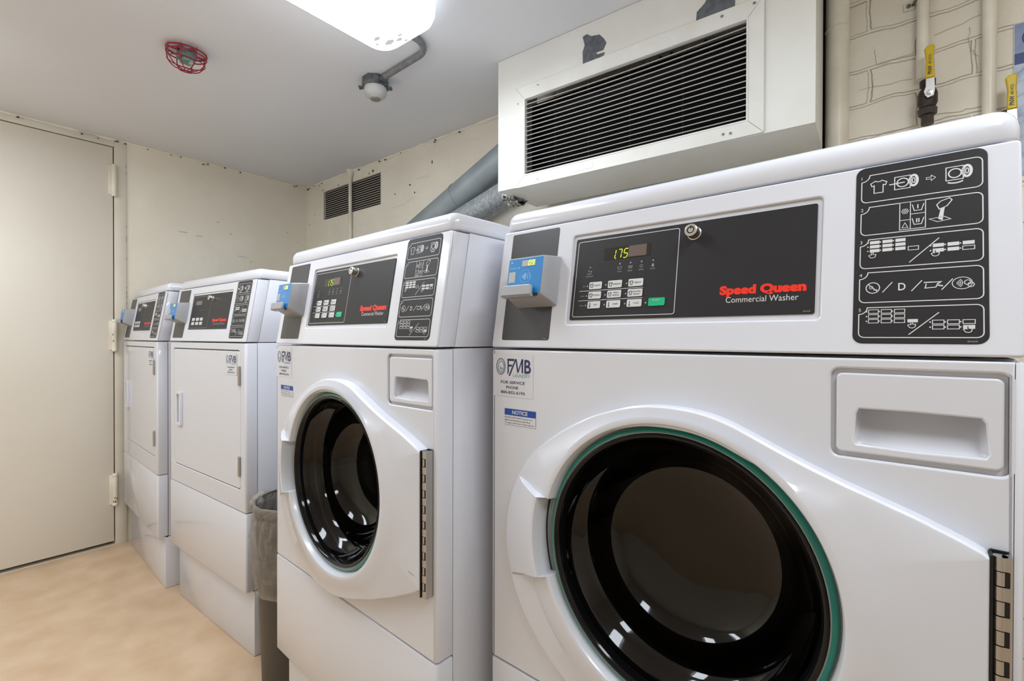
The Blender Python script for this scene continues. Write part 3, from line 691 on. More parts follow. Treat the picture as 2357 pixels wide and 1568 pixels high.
def instruction_plate(kind, root):
    b = B(PM)
    b.plate(rrect(0.549, 0.6585, S(1.0915), S(1.2945), 0.009), [], -0.0012, 0.001, 'fascia', bev=0.0006)
    y = -0.0015
    for i, (t, bo) in enumerate(((1.2845, 1.2525), (1.2465, 1.2140), (1.2085, 1.1755), (1.1705, 1.1368), (1.1310, 1.0980))):
        x0, x1, z0, z1, r = 0.5545, 0.6545, S(bo), S(t), 0.005
        pts = []
        for cx, cz, a in ((x1-r, z1-r, 0),):
            for k in range(5): pts.append((cx+r*math.cos(math.radians(a+90*k/4)), cz+r*math.sin(math.radians(90*k/4))))
        pts += [(x0+0.0075, z1)]
        for k in range(1, 5): pts.append((x0+0.0075*math.cos(PI/2*k/4)-0.0*k, z1-0.0075*math.sin(PI/2*k/4)))
        for k in range(5): pts.append((x0+r-r*math.cos(math.radians(90*k/4)), z0+r-r*math.sin(math.radians(90*k/4))))
        for k in range(5): pts.append((x1-r+r*math.sin(math.radians(90*k/4)), z0+r-r*math.cos(math.radians(90*k/4))))
        b.stroke(pts, 0.0010, y, 'print_white', closed=True)
        b.text(str(i+1), x0-0.0003, z1-0.0045, 0.0040, y, 'print_white')
    Z = lambda z: S(z)
    if kind == 'washer':
        icon_shirt(b, 0.570, Z(1.2695), 0.0145, y); icon_machine(b, 0.5915, Z(1.2700), 0.0145, y)
        b.stroke([(0.5795, Z(1.2695)), (0.593, Z(1.2700))], 0.0012, y-0.0001, 'print_white')
        b.stroke([(0.611, Z(1.269)), (0.615, Z(1.269)), (0.615, Z(1.267)), (0.6185, Z(1.270)), (0.615, Z(1.273)), (0.615, Z(1.271)), (0.611, Z(1.271))], 0.0006, y, 'print_white', closed=True)
        icon_machine(b, 0.634, Z(1.2710), 0.0145, y, True)
        # dispenser drawer and the pouring scoop
        b.stroke([(0.589, Z(1.2465)), (0.6105, Z(1.2465)), (0.6105, Z(1.216)), (0.589, Z(1.216))], 0.0008, y, 'print_white', closed=True)
        b.stroke([(0.598, Z(1.2465)), (0.598, Z(1.216))], 0.0007, y, 'print_white'); b.stroke([(0.598, Z(1.2325)), (0.6105, Z(1.2325))], 0.0007, y, 'print_white'); b.stroke([(0.589, Z(1.2265)), (0.598, Z(1.2265))], 0.0007, y, 'print_white')
        for k in range(6):
            a = k*PI/3; b.ring(0.5935+0.0019*math.cos(a), Z(1.2365)+0.0019*math.sin(a), 0.0011, 0.0005, y, 'print_white', n=8)
        b.stroke([(0.591, Z(1.2180)), (0.596, Z(1.2180)), (0.5935, Z(1.2235))], 0.0006, y, 'print_white', closed=True)
        for zz, n_ in ((1.2395, 1), (1.2240, 2)):
            b.stroke([(0.5995, Z(zz+0.0035)), (0.6012, Z(zz-0.0035)), (0.6072, Z(zz-0.0035)), (0.6092, Z(zz+0.0035))], 0.0008, y, 'print_white')
            for q in range(n_): b.stroke([(0.6042+(q-(n_-1)/2)*0.0018, Z(zz+0.003)), (0.6042+(q-(n_-1)/2)*0.0018, Z(zz-0.0015))], 0.0010, y, 'print_white')
        b.flat([(0.6205, Z(1.2235)), (0.6225, Z(1.2340)), (0.6260, Z(1.2360)), (0.6255, Z(1.2330)), (0.6242, Z(1.2215))], y, 'print_white')
        b.stroke([(0.6195, Z(1.2390)), (0.6215, Z(1.2340)), (0.6275, Z(1.2365)), (0.6315, Z(1.2425)), (0.6295, Z(1.2450)), (0.6225, Z(1.2425))], 0.0009, y, 'print_white', closed=True)
        b.stroke([(0.6135, Z(1.2245)), (0.6200, Z(1.2205)), (0.6305, Z(1.2220)), (0.6255, Z(1.2255))], 0.0007, y, 'print_white', closed=True)
    else:
        for x, s in ((0.563, 0.008), (0.612, 0.008)):
            b.disc(x, Z(1.268), s*0.5, y, 'print_white', 10); icon_machine(b, x+0.017, Z(1.268), 0.018, y, True)
        icon_shirt(b, 0.569, Z(1.230), 0.017, y); icon_machine(b, 0.594, Z(1.231), 0.018, y); b.stroke([(0.579, Z(1.230)), (0.595, Z(1.231))], 0.0011, y-0.0001, 'print_white')
        icon_machine(b, 0.634, Z(1.231), 0.018, y, True)
    if kind == 'washer':
        key_grid(b, 0.5632, Z(1.2065), 3, 3, 0.0112, 0.0048, 0.0086, 0.0036, y, True); b.stroke([(0.5965, Z(1.1965)), (0.605, Z(1.1965)), (0.605, Z(1.1925)), (0.5965, Z(1.1925))], 0.0007, y, 'print_white', closed=True)
        key_grid(b, 0.6165, Z(1.1970), 3, 2, 0.0115, 0.0054, 0.0088, 0.0038, y, True, (2, 1))
        key_grid(b, 0.5632, Z(1.1285), 3, 3, 0.0112, 0.0054, 0.0086, 0.0040, y, False); b.rect(0.5965, 0.605, Z(1.1140), Z(1.1175), y, 'print_white')
        key_grid(b, 0.6165, Z(1.1160), 3, 2, 0.0115, 0.0054, 0.0088, 0.0040, y, False, (2, 1))
    else:
        key_grid(b, 0.5660, Z(1.2020), 3, 2, 0.0105, 0.0062, 0.0080, 0.0045, y, True); key_grid(b, 0.620, Z(1.1940), 3, 2, 0.0105, 0.0062, 0.0080, 0.0045, y, True)
        key_grid(b, 0.5660, Z(1.1240), 3, 2, 0.0105, 0.0062, 0.0080, 0.0045, y, False, (2, 1)); key_grid(b, 0.620, Z(1.1160), 3, 2, 0.0105, 0.0062, 0.0080, 0.0045, y, False, (2, 1))
    icon_hand(b, 0.5655, Z(1.1905), 0.0065, y-0.0002); icon_hand(b, 0.6185, Z(1.1870), 0.0065, y-0.0002); icon_hand(b, 0.6000, Z(1.1115), 0.0065, y-0.0002); icon_hand(b, 0.6430, Z(1.1065), 0.0065, y-0.0002)
    b.stroke([(0.5975, Z(1.1790)), (0.6215, Z(1.2030))], 0.0009, y, 'print_white'); b.stroke([(0.5975, Z(1.1010)), (0.6215, Z(1.1240))], 0.0009, y, 'print_white')
    # row 4: no coins / D / drawer / tap a card
    b.ring(0.5665, Z(1.1530), 0.0060, 0.0009, y, 'print_white', n=20); b.stroke([(0.5625, Z(1.1570)), (0.5705, Z(1.1490))], 0.0009, y, 'print_white')
    b.ring(0.5650, Z(1.1535), 0.0016, 0.0006, y, 'print_white', n=8); b.stroke([(0.5670, Z(1.1505)), (0.5705, Z(1.1510))], 0.0008, y, 'print_white')
    for x in (0.579, 0.6035, 0.6275): b.stroke([(x-0.0040, Z(1.1475)), (x+0.0045, Z(1.1585))], 0.0009, y, 'print_white')
    b.text('D', 0.5885, Z(1.1490), 0.0085, y, 'print_white', w=0.0062, bold=0.012)
    b.stroke([(0.6095, Z(1.1560)), (0.6230, Z(1.1560)), (0.6205, Z(1.1540))], 0.0012, y, 'print_white'); b.stroke([(0.6115, Z(1.1545)), (0.6105, Z(1.1500)), (0.6190, Z(1.1505)), (0.6205, Z(1.1545))], 0.0009, y, 'print_white')
    b.stroke([(0.6205, Z(1.1525)), (0.6245, Z(1.1515))], 0.0014, y, 'print_white')
    b.ring(0.6390, Z(1.1535), 0.0075, 0.0007, y, 'print_white', rz=0.0062, n=20)
    for q in range(4): b.ring(0.6340, Z(1.1535), 0.0014+0.0013*q, 0.0006, y, 'print_white', a0=-50, a1=50, n=6)
    b.ring(0.6430, Z(1.1540), 0.0024, 0.0007, y, 'print_white', n=10); b.ring(0.6455, Z(1.1515), 0.0024, 0.0007, y, 'print_white', n=10)
    b.text('804628', 0.6500, S(1.0933), 0.0018, y, 'print_grey', align='R')
    return b.build('instruction_plate', root, label='black plate with numbered white pictograms')

def control_fascia(kind, root):
    b = B(PM)
    b.plate(rrect(0.1655, 0.5115, S(1.1265), S(1.2625), 0.0025, 3), [], 0.0015, 0.003, 'fascia', bev=0.0005)
    y = 0.0012
    X0, X1, Z0, Z1 = (0.171, 0.3415, 1.1315, 1.2565)
    b.stroke(rrect(X0, X1, S(Z0), S(Z1), 0.0035, 4), 0.0010, y, 'print_grey' if kind == 'dryer' else 'print_white', closed=True)
    Q = S
    if kind == 'washer':
        b.text('INSERT', 0.1965, Q(1.2000), 0.0022, y, 'print_grey', align='C', w=0.009); b.text('COINS/CARD', 0.1965, Q(1.1960), 0.0022, y, 'print_grey', align='C', w=0.014)
        b.stroke([(0.1935, Q(1.2045)), (0.1955, Q(1.2065)), (0.1945, Q(1.2075))], 0.0008, y, 'print_grey'); b.stroke([(0.1975, Q(1.2040)), (0.2005, Q(1.2040)), (0.2005, Q(1.2055)), (0.1975, Q(1.2055))], 0.0006, y, 'print_grey', closed=True)
        b.disc(0.197, Q(1.2120), 0.0013, y, 'print_grey', 8)
        for x, t in ((0.250, 'WASH'), (0.268, 'RINSE'), (0.286, 'SPIN'), (0.3045, 'DOOR')):
            b.disc(x, Q(1.2130), 0.0014, y, 'print_grey', 8); b.text(t, x, Q(1.1995), 0.0023, y, 'print_grey', align='C', w=0.0075)
        b.stroke([(0.2465, Q(1.2080)), (0.2475, Q(1.2045)), (0.2525, Q(1.2045)), (0.2535, Q(1.2080))], 0.0006, y, 'print_grey', closed=True)
        b.stroke([(0.2645, Q(1.2080)), (0.2655, Q(1.2045)), (0.2705, Q(1.2045)), (0.2715, Q(1.2080))], 0.0006, y, 'print_grey', closed=True); b.stroke([(0.2665, Q(1.2065)), (0.2695, Q(1.2065))], 0.0012, y, 'print_grey')
        b.ring(0.286, Q(1.2062), 0.0022, 0.0006, y, 'print_grey', n=12); b.rect(0.3028, 0.3062, Q(1.2035), Q(1.2068), y, 'print_grey'); b.ring(0.3045, Q(1.2070), 0.0012, 0.0006, y, 'print_grey', a0=0, a1=180, n=6)
        for z, t in ((1.1800, 'Soil'), (1.1640, 'Cycle'), (1.1485, 'Temp')): b.text(t, 0.1905, Q(z), 0.0024, y, 'print_grey', align='R')
        b.stroke([(0.180, Q(1.1733)), (0.292, Q(1.1733))], 0.0008, y, 'print_white'); b.stroke([(0.180, Q(1.1575)), (0.292, Q(1.1575))], 0.0008, y, 'print_white')
        for z in (1.181, 1.165, 1.1495):
            for x in (0.1945, 0.2285, 0.2640): b.disc(x, Q(z), 0.0014, y, 'print_grey', 8)
        b.disc(0.2975, Q(1.1495), 0.0015, y, 'print_grey', 8)
        b.text('Speed Queen', 0.402, Q(1.1555), 0.0112, y, 'print_red', w=0.1005, bold=0.062); b.text('Commercial Washer', 0.4105, Q(1.1440), 0.0082, y, 'print_white', w=0.0840)
    else:
        for x in (0.250, 0.268, 0.286): b.stroke([(x, Q(1.206)), (x+0.002, Q(1.199))], 0.0012, y, 'print_grey')
        b.ring(0.200, Q(1.205), 0.002, 0.0006, y, 'print_grey', n=8)
        b.text('Speed Queen', 0.381, Q(1.1555), 0.0112, y, 'print_red', w=0.1185, bold=0.062); b.text('Commercial Dryer', 0.391, Q(1.1430), 0.0082, y, 'print_grey', w=0.0980)
    b.text('804628', 0.507, Q(1.1290), 0.0018, y, 'print_grey', align='R')
    f = b.build('control_fascia', root, label='dark control panel with red lettering' if True else None)
    # display
    b = B(PM)
    if kind == 'washer':
        b.rect(0.2205, 0.2985, Q(1.2215), Q(1.2405), y-0.0001, 'display_glass'); b.rect(0.2630, 0.2925, Q(1.2225), Q(1.2400), y-0.0002, 'display_glass_pale')
        seg_digit(b, '1.75', 0.2335, Q(1.2222), 0.0078, Q(1.2362)-Q(1.2222), y-0.0004, 'digit', 0.0104, 0.0012)
    else:
        b.rect(0.198, 0.262, Q(1.222), Q(1.240), y-0.0001, 'display_glass'); b.rect(0.205, 0.256, Q(1.2245), Q(1.2380), y-0.0002, 'display_glass_pale')
    b.build('display', f)
    # keys
    def key(x0, x1, z0, z1, label_txt, mt='button_white', tcol='print_black', name='button'):
        k = B(PM); k.plate(rrect(x0, x1, Q(z0), Q(z1), 0.0018, 3), [], y-0.0010, y, mt, bev=0.0004)
        if label_txt:
            lines = label_txt.split('|'); h = 0.0024
            cx = (x0+x1)/2+(0.0035 if mt == 'button_white' else 0); zc = Q((z0+z1)/2)
            for i, t in enumerate(lines):
                zz = zc-h/2+((len(lines)-1)/2-i)*0.0040+(0.0025 if mt == 'button_green' else 0)
                k.text(t, cx, zz, h, y-0.0013, tcol, align='C', w=min(0.0125, 0.0022*len(t)))
            if mt == 'button_white':
                if t in ('HOT', 'WARM', 'COLD'):
                    k.stroke([(x0+0.0045, zc-0.0030), (x0+0.0045, zc+0.0035)], 0.0012 if t != 'COLD' else 0.0007, y-0.0013, 'print_black'); k.disc(x0+0.0045, zc-0.0030, 0.0012, y-0.0013, 'print_black', 8)
                else: icon_shirt(k, x0+0.0050, zc, 0.0058, y-0.0013, 'print_black', 0.0007)
        k.build(name, f)
    if kind == 'washer':
        for z0, z1, row in ((1.1752, 1.1870, ('LIGHT', 'MEDIUM', 'HEAVY')), (1.1595, 1.1713, ('NORMAL', 'PERM|PRESS', 'DELICATES/|BULKY')), (1.1440, 1.1555, ('HOT', 'WARM', 'COLD'))):
            for (x0, x1), t in zip(((0.1985, 0.2215), (0.2325, 0.2565), (0.2675, 0.2915)), row): key(x0, x1, z0, z1, t)
        key(0.3020, 0.3270, 1.1440, 1.1560, 'START*', 'button_green', 'print_white', 'start_button')
    else:
        for z0, z1 in ((1.1600, 1.1720), (1.1435, 1.1555)):
            for x0, x1 in ((0.190, 0.217), (0.229, 0.256), (0.266, 0.292)):
                key(x0, x1, z0, z1, '')
    # tubular key lock
    lx, lz = (0.363, Q(1.2455)) if kind == 'washer' else (0.350, Q(1.2440))
    k = B(PM); T = Matrix.Translation((lx, 0.0016, lz)) @ Matrix.Rotation(PI/2, 4, 'X')
    k.lathe([(0.0098, 0), (0.0098, 0.0012), (0.0088, 0.002), (0.0080, 0.012), (0.0088, 0.013), (0.0088, 0.0150), (0.0078, 0.0158), (0.0052, 0.0158)], 'chrome', 28, T)
    k.lathe([(0.0052, 0.0158), (0.0052, 0.0125), (0.0038, 0.0125)], 'black', 24, T); k.lathe([(0.0038, 0.0125), (0.0038, 0.0155), (1e-4, 0.0155)], 'chrome', 24, T)
    k.box(lx-0.0006, lx+0.0006, 0.0016-0.0161, 0.0016-0.0157, lz+0.002, lz+0.0062, 'black')
    k.build('key_lock', f, sharp=30)
    return f

SEG = {'0': 'abcdef', '1': 'bc', '7': 'abc', '5': 'acdfg', '9': 'abcdfg', '8': 'abcdefg'}
def seg_digit(b, txt, x, z, w_, h_, y, mt, step, lw):
    sl = h_*0.16
    P = lambda u, v: (x+u*w_*0.8+sl*v, z+v*h_)
    S_ = {'a': ((0.1, 1), (0.9, 1)), 'b': ((1, .95), (1, .55)), 'c': ((1, .45), (1, .05)), 'd': ((0.1, 0), (0.9, 0)), 'e': ((0, .45), (0, .05)), 'f': ((0, .95), (0, .55)), 'g': ((0.1, .5), (0.9, .5))}
    for ch in txt:
        if ch == '.': b.disc(x-step+w_*1.05, z, lw*0.7, y, mt, 8); continue
        for s in SEG[ch]:
            (u0, v0), (u1, v1) = S_[s]; b.stroke([P(u0, v0), P(u1, v1)], lw, y, mt)
        x += step

def reader(root, txt='09'):
    """card reader: tapered grey body with a blue face"""
    b = B(PM); n1, n2 = 0.0, -0.0405
    back = rrect(0.050, 0.139, S(1.150), S(1.237), 0.004, 3); front = rrect(0.0545, 0.1335, S(1.1615), S(1.2285), 0.004, 3); mid = rrect(0.0520, 0.1375, S(1.1560), S(1.2325), 0.004, 3)
    N_ = len(back); vs = []; fs = []
    inner = rrect(0.0560, 0.1320, S(1.1630), S(1.2270), 0.003, 3)
    for lp, yy in ((back, 0.0), (mid, -0.020), (front, -0.0385), (inner, n2)): vs += [(p[0], yy, p[1]) for p in lp]
    for i in range(3):
        for k in range(N_): fs.append((i*N_+k, i*N_+(k+1) % N_, (i+1)*N_+(k+1) % N_, (i+1)*N_+k))
    fs.append(tuple(3*N_+k for k in range(N_)))
    b.add(vs, fs, 'plastic_grey')
    r = b.build('payment_reader', root, sharp=25, label='grey card reader with a blue face')
    b = B(PM); y = -0.0410
    b.plate(rrect(0.0575, 0.1310, S(1.1640), S(1.2262), 0.0015, 2), [], y, -0.0402, 'reader_blue', bev=0.0003)
    y -= 0.0002
    b.ring(0.0965, S(1.1945), 0.0112, 0.0005, y, 'reader_line', n=28)
    for q in range(4): b.ring(0.0880, S(1.1945), 0.0025+0.0024*q, 0.0009, y, 'reader_line_pale', a0=-38, a1=38, n=6)
    b.ring(0.1030, S(1.1965), 0.0030, 0.0008, y, 'reader_line', n=10); b.stroke([(0.1045, S(1.1990)), (0.1095, S(1.1905)), (0.1050, S(1.1880))], 0.0008, y, 'reader_line'); b.stroke([(0.1015, S(1.1935)), (0.1020, S(1.1890))], 0.0012, y, 'reader_line')
    b.rect(0.0600, 0.0745, S(1.1850), S(1.2035), y, 'lcd_grey')
    b.rect(0.0625, 0.0650, S(1.2195), S(1.2215), y, 'reader_line_pale'); b.rect(0.0610, 0.0760, S(1.2095), S(1.2105), y, 'reader_line'); b.rect(0.0790, 0.0830, S(1.2095), S(1.2105), y, 'reader_line_pale')
    b.build('reader_face', r)
    b = B(PM); y -= 0.0002
    b.rect(0.0868, 0.1000, S(1.2118), S(1.2222), y, 'lcd_grey'); b.rect(0.1000, 0.1160, S(1.2118), S(1.2222), y, 'lcd_lit')
    seg_digit(b, txt, 0.1010, S(1.2130), 0.0050, S(1.2212)-S(1.2130), y-0.0003, 'lcd_digit', 0.0072, 0.0010)
    b.build('reader_display', r)
    b = B(PM)
    lp = [(0.0535, S(1.1600)), (0.1190, S(1.1600)), (0.1190, S(1.1730)), (0.1165, S(1.1768)), (0.1130, S(1.1775)), (0.0570, S(1.1775)), (0.0545, S(1.1765)), (0.0535, S(1.1740))]
    b.plate(lp, [], -0.0515, -0.0450, 'plastic_grey', bev=0.0015)
    b.box(0.0535, 0.1190, -0.0490, -0.0360, S(1.1580), S(1.1625), 'plastic_grey', bev=0.001)
    b.box(0.1190, 0.1260, -0.0440, -0.0400, S(1.1600), S(1.1640), 'rubber_gap_dark')
    b.build('card_slot', r)
    return r

def service_sticker(x0, z1, root, sc=1.0, name='service_sticker'):
    b = B(); y = -0.0004
    X = lambda v: x0+(v-0.006)*sc
    Zz = lambda v: z1+(v-1.067)*sc
    b.rect(X(0.006), X(0.0985), Zz(0.9905), Zz(1.067), y, 'sticker')
    y -= 0.0003
    b.ring(X(0.0240), Zz(1.0445), 0.0105*sc, 0.0011*sc, y, 'print_navy', rz=0.0145*sc, n=28); b.ring(X(0.0240), Zz(1.0445), 0.0090*sc, 0.0005*sc, y, 'print_teal', rz=0.0128*sc, n=28)
    b.ring(X(0.0245), Zz(1.0440), 0.0070*sc, 0.0009*sc, y, 'print_navy', rz=0.0100*sc, n=24)
    b.flat([(X(0.0210), Zz(1.0455)), (X(0.0225), Zz(1.0460)), (X(0.0235), Zz(1.0430)), (X(0.0285), Zz(1.0425)), (X(0.0290), Zz(1.0400)), (X(0.0250), Zz(1.0370)), (X(0.0220), Zz(1.0395))], y, 'print_teal')
    # F M B built as strokes
    wd = 0.0042*sc; T, Bo = Zz(1.0590), Zz(1.0345)
    b.flat([(X(0.0400), Zz(1.0300)), (X(0.0430), Zz(1.0345)), (X(0.0430), T), (X(0.0400), T)], y, 'print_navy')
    b.flat([(X(0.0400), Zz(1.0552)), (X(0.0400), T), (X(0.0565), T), (X(0.0550), Zz(1.0552))], y, 'print_navy'); b.flat([(X(0.0425), Zz(1.0450)), (X(0.0425), Zz(1.0485)), (X(0.0515), Zz(1.0485)), (X(0.0500), Zz(1.0450))], y, 'print_navy')
    b.flat([(X(0.0425), Zz(1.0285)), (X(0.0462), Zz(1.0285)), (X(0.0610), T), (X(0.0580), T)], y, 'print_navy')
    b.flat([(X(0.0585), T), (X(0.0612), T), (X(0.0650), Zz(1.0400)), (X(0.0635), Bo), (X(0.0620), Zz(1.0380))], y, 'print_navy')
    b.flat([(X(0.0632), Bo), (X(0.0655), Bo), (X(0.0760), T), (X(0.0730), T)], y, 'print_navy')
    b.flat([(X(0.0728), Bo), (X(0.0762), Bo), (X(0.0762), T), (X(0.0728), T)], y, 'print_navy')
    b.text('B', X(0.0790), Bo, T-Bo, y, 'print_navy', w=0.0148*sc, bold=0.02)
    b.text('LAUNDRY', X(0.0530), Zz(1.0262), 0.0066*sc, y, 'print_teal', w=0.0385*sc)
    b.text('FOR SERVICE', X(0.0520), Zz(1.0140), 0.0052*sc, y, 'print_navy', w=0.0560*sc, align='C', bold=0.012)
    b.text('PHONE', X(0.0510), Zz(1.0050), 0.0052*sc, y, 'print_navy', w=0.0280*sc, align='C', bold=0.012)
    b.text('800-832-6193', X(0.0520), Zz(0.9960), 0.0052*sc, y, 'print_navy', w=0.0555*sc, align='C', bold=0.012)
    return b.build(name, root, label='white service sticker with navy lettering')
def notice_sticker(root):
    b = B(); y = -0.0004
    b.rect(0.0335, 0.1045, 0.9400, 0.9690, y, 'print_navy'); b.rect(0.0338, 0.1042, 0.9403, 0.9687, y-0.0002, 'sticker'); b.rect(0.0335, 0.1045, 0.9575, 0.9690, y-0.0003, 'print_blue')
    b.text('NOTICE', 0.0690, 0.9602, 0.0068, y-0.0005, 'print_white', w=0.0350, align='C', bold=0.03)
    for i, t in enumerate(('DOOR LOCK LIGHT must go out', 'before attempting to open door.', 'To open, push door in then pull out.')):
        b.text(t, 0.0350, 0.9525-i*0.0048, 0.0026, y-0.0005, 'print_black', w=(0.0610, 0.0590, 0.0665)[i])
    return b.build('notice_sticker', root, label='blue and white notice sticker')

# door outline of the washers as radius against angle, seen from the drum axis
DCX, DCZ = 0.345, 0.778
OUTL = [(-180, .296), (-169, .301), (-160, .302), (-150, .300), (-141, .294), (-135, .292), (-122, .284), (-112, .274), (-103, .265), (-92, .259), (-76, .252), (-62, .254), (-46, .273), (-33, .306), (-23.6, .343), (0, .314), (19.6, .335), (27, .297), (34, .268), (41, .248), (50, .233), (60, .226), (76, .226), (90, .225), (97, .226), (113, .228), (129, .237), (143, .252), (155, .271), (165, .283), (172, .290), (180, .296)]
def rout(a):
    a = (a+180) % 360-180
    if -23.6 <= a <= 19.6: return 0.314/math.cos(math.radians(a))
    for (a0, r0), (a1, r1) in zip(OUTL, OUTL[1:]):
        if a0 <= a <= a1: return r0+(r1-r0)*(a-a0)/(a1-a0)
    return 0.296
def smooth_rout(a):
    if -30 < a < 26: return rout(a)
    return sum(rout(a+d) for d in (-4, -2, 0, 2, 4))/5
def washer_door(root):
    b = B()
    A0_, A1_ = 163.0, 199.0
    angs = sorted(set([round(-180+1.5*k, 3) for k in range(240)]+[A0_-1.2, A0_, A0_+1.6, A1_-360-1.4, A1_-360, A1_-360+1.2, -23.6, 19.6, -24.2, 20.4]))
    vs = []; fs = []; NS = 12
    for a in angs:
        a_ = a if a > 0 else a+360
        Ro = smooth_rout(a); hd = 0.0
        if A0_ < a_ < A1_: hd = 1.0
        wing = max(0.0, math.cos(math.radians(a)))**2
        Rm = min(Ro-0.022, 0.243)
        lip = 0.198
        fy = -0.0215
        if hd: sts = [(Ro, 0.001), (Ro, -0.0110), (Ro-0.0025, -0.0145), (Ro-0.007, -0.0165), (0.262, -0.0255), (0.236, -0.0365), (0.2205, -0.0420), (0.2165, -0.0415), (0.2145, -0.036), (0.2130, -0.006), (0.206, -0.004), (0.1975, -0.009)]
        else:
            lw = fy+0.006*max(0.0, -math.cos(math.radians(a)))
            sts = [(Ro, 0.001), (Ro, lw+0.0045), (Ro-0.0025, lw+0.001), (Ro-0.007, lw), (Rm+0.004, (lw+fy)/2-0.001), (Rm-0.006, fy-0.0045), (0.2115, -0.0300), (0.2060, -0.0308), (0.2025, -0.0300), (0.2008, -0.0270), (0.1990, -0.0180), (0.1975, -0.0090)]
        for r_, yy in sts:
            vs.append((DCX+r_*math.cos(math.radians(a)), yy, DCZ+r_*math.sin(math.radians(a))))
    n = len(angs)
    for i in range(n):
        j = (i+1) % n
        for k in range(NS-1): fs.append((i*NS+k, i*NS+k+1, j*NS+k+1, j*NS+k))
    b.add(vs, fs, 'plastic_white')
    bmesh.ops.recalc_face_normals(b.bm, faces=b.bm.faces[:])
    b.stroke([(0.628, 0.667), (0.636, 0.6655), (0.645, 0.6635)], 0.0012, -0.0222, 'scuff')
    d = b.build('door', root, sharp=24, label='white round door with a raised handle edge')
    T = Matrix.Translation((DCX, 0, DCZ)) @ Matrix.Rotation(PI/2, 4, 'X')     # lathe height h -> y = -h
    g = B(); g.lathe([(0.1963, 0.0130), (0.1950, 0.0165), (0.1925, 0.0188), (0.1895, 0.0196)], 'teal_ring', 96, T); g.lathe([(0.1980, 0.0090), (0.1978, 0.0125), (0.1970, 0.0138), (0.1962, 0.0130)], 'chrome', 96, T); g.lathe([(0.1896, 0.0195), (0.1890, 0.0204), (0.1880, 0.0202), (0.1874, 0.0190)], 'clear_rim', 96, T)
    g.lathe([(0.2150, 0.0070), (0.2088, 0.0092)], 'rubber_gap_dark', 96, T); g.lathe([(0.2100, 0.0080), (0.2085, 0.0088), (0.2060, 0.0070), (0.2035, 0.0095), (0.2010, 0.0080), (0.1985, 0.0105), (0.1975, 0.0085)], 'clear_rim', 96, T)  # dark ring on the handle slot floor stands in for shade in the gap
    g.build('door_gasket', d, label='teal gasket ring')
    g = B()
    g.lathe([(0.1876, 0.0190), (0.1868, 0.0215), (0.1850, 0.0222), (0.1825, 0.0212), (0.1800, 0.0180), (0.1780, 0.0120), (0.1765, 0.0020)], 'glass_black', 96, T)
    g.build('glass_rim', d, label='glossy black rim of the window')
    g = B()
    g.lathe([(0.1775, 0.0060), (0.1750, -0.0010), (0.1690, -0.0120), (0.1600, -0.0210), (0.1540, -0.0270), (0.1505, -0.0350), (0.1480, -0.0480), (0.1420, -0.0640), (0.1310, -0.0790), (0.1150, -0.0890), (0.0900, -0.0950), (0.0600, -0.0985), (0.0250, -0.1000), (1e-4, -0.1005)], 'door_glass', 96, T)
    g.build('window', d, label='dark tinted bowl of glass', sharp=60)
    # hinge: leaf on the cabinet and a row of knuckles
    h = B(); z0, z1 = 0.628, 0.893; xk, yk, rk = 0.6655, -0.0125, 0.0056
    n = 19; dz = (z1-z0)/n
    for k in range(n):
        za, zb = z0+k*dz+0.0005, z0+(k+1)*dz-0.0005
        h.cyl((xk, yk, za), (xk, yk, zb), rk if k % 2 == 0 else rk*0.93, 'steel', 16)
        if k % 2 == 0:
            pass
        else: h.box(xk+0.0030, xk+0.0064, yk-rk+0.0012, -0.001, za-0.0004, zb+0.0004, 'black')
        if k % 2 == 0:
            h.add([(xk+0.001, yk-rk+0.0006, za), (xk+0.0070, yk-rk+0.0015, za), (xk+0.0078, -0.001, za), (xk+0.001, yk+0.002, za), (xk+0.001, yk-rk+0.0006, zb), (xk+0.0070, yk-rk+0.0015, zb), (xk+0.0078, -0.001, zb), (xk+0.001, yk+0.002, zb)], [(0, 1, 5, 4), (1, 2, 6, 5), (2, 3, 7, 6), (0, 3, 2, 1), (4, 5, 6, 7)], 'steel')
    h.box(xk+0.0062, xk+0.0082, yk-rk+0.0015, -0.0005, z0, z1, 'steel'); h.box(xk-0.006, xk+0.0070, -0.0030, -0.0005, z0-0.001, z1+0.001, 'black')
    h.box(xk-0.0072, xk-0.0050, -0.019, -0.001, z0, z1, 'black')
    h.build('hinge', d, sharp=30, label='steel piano hinge')
    return d

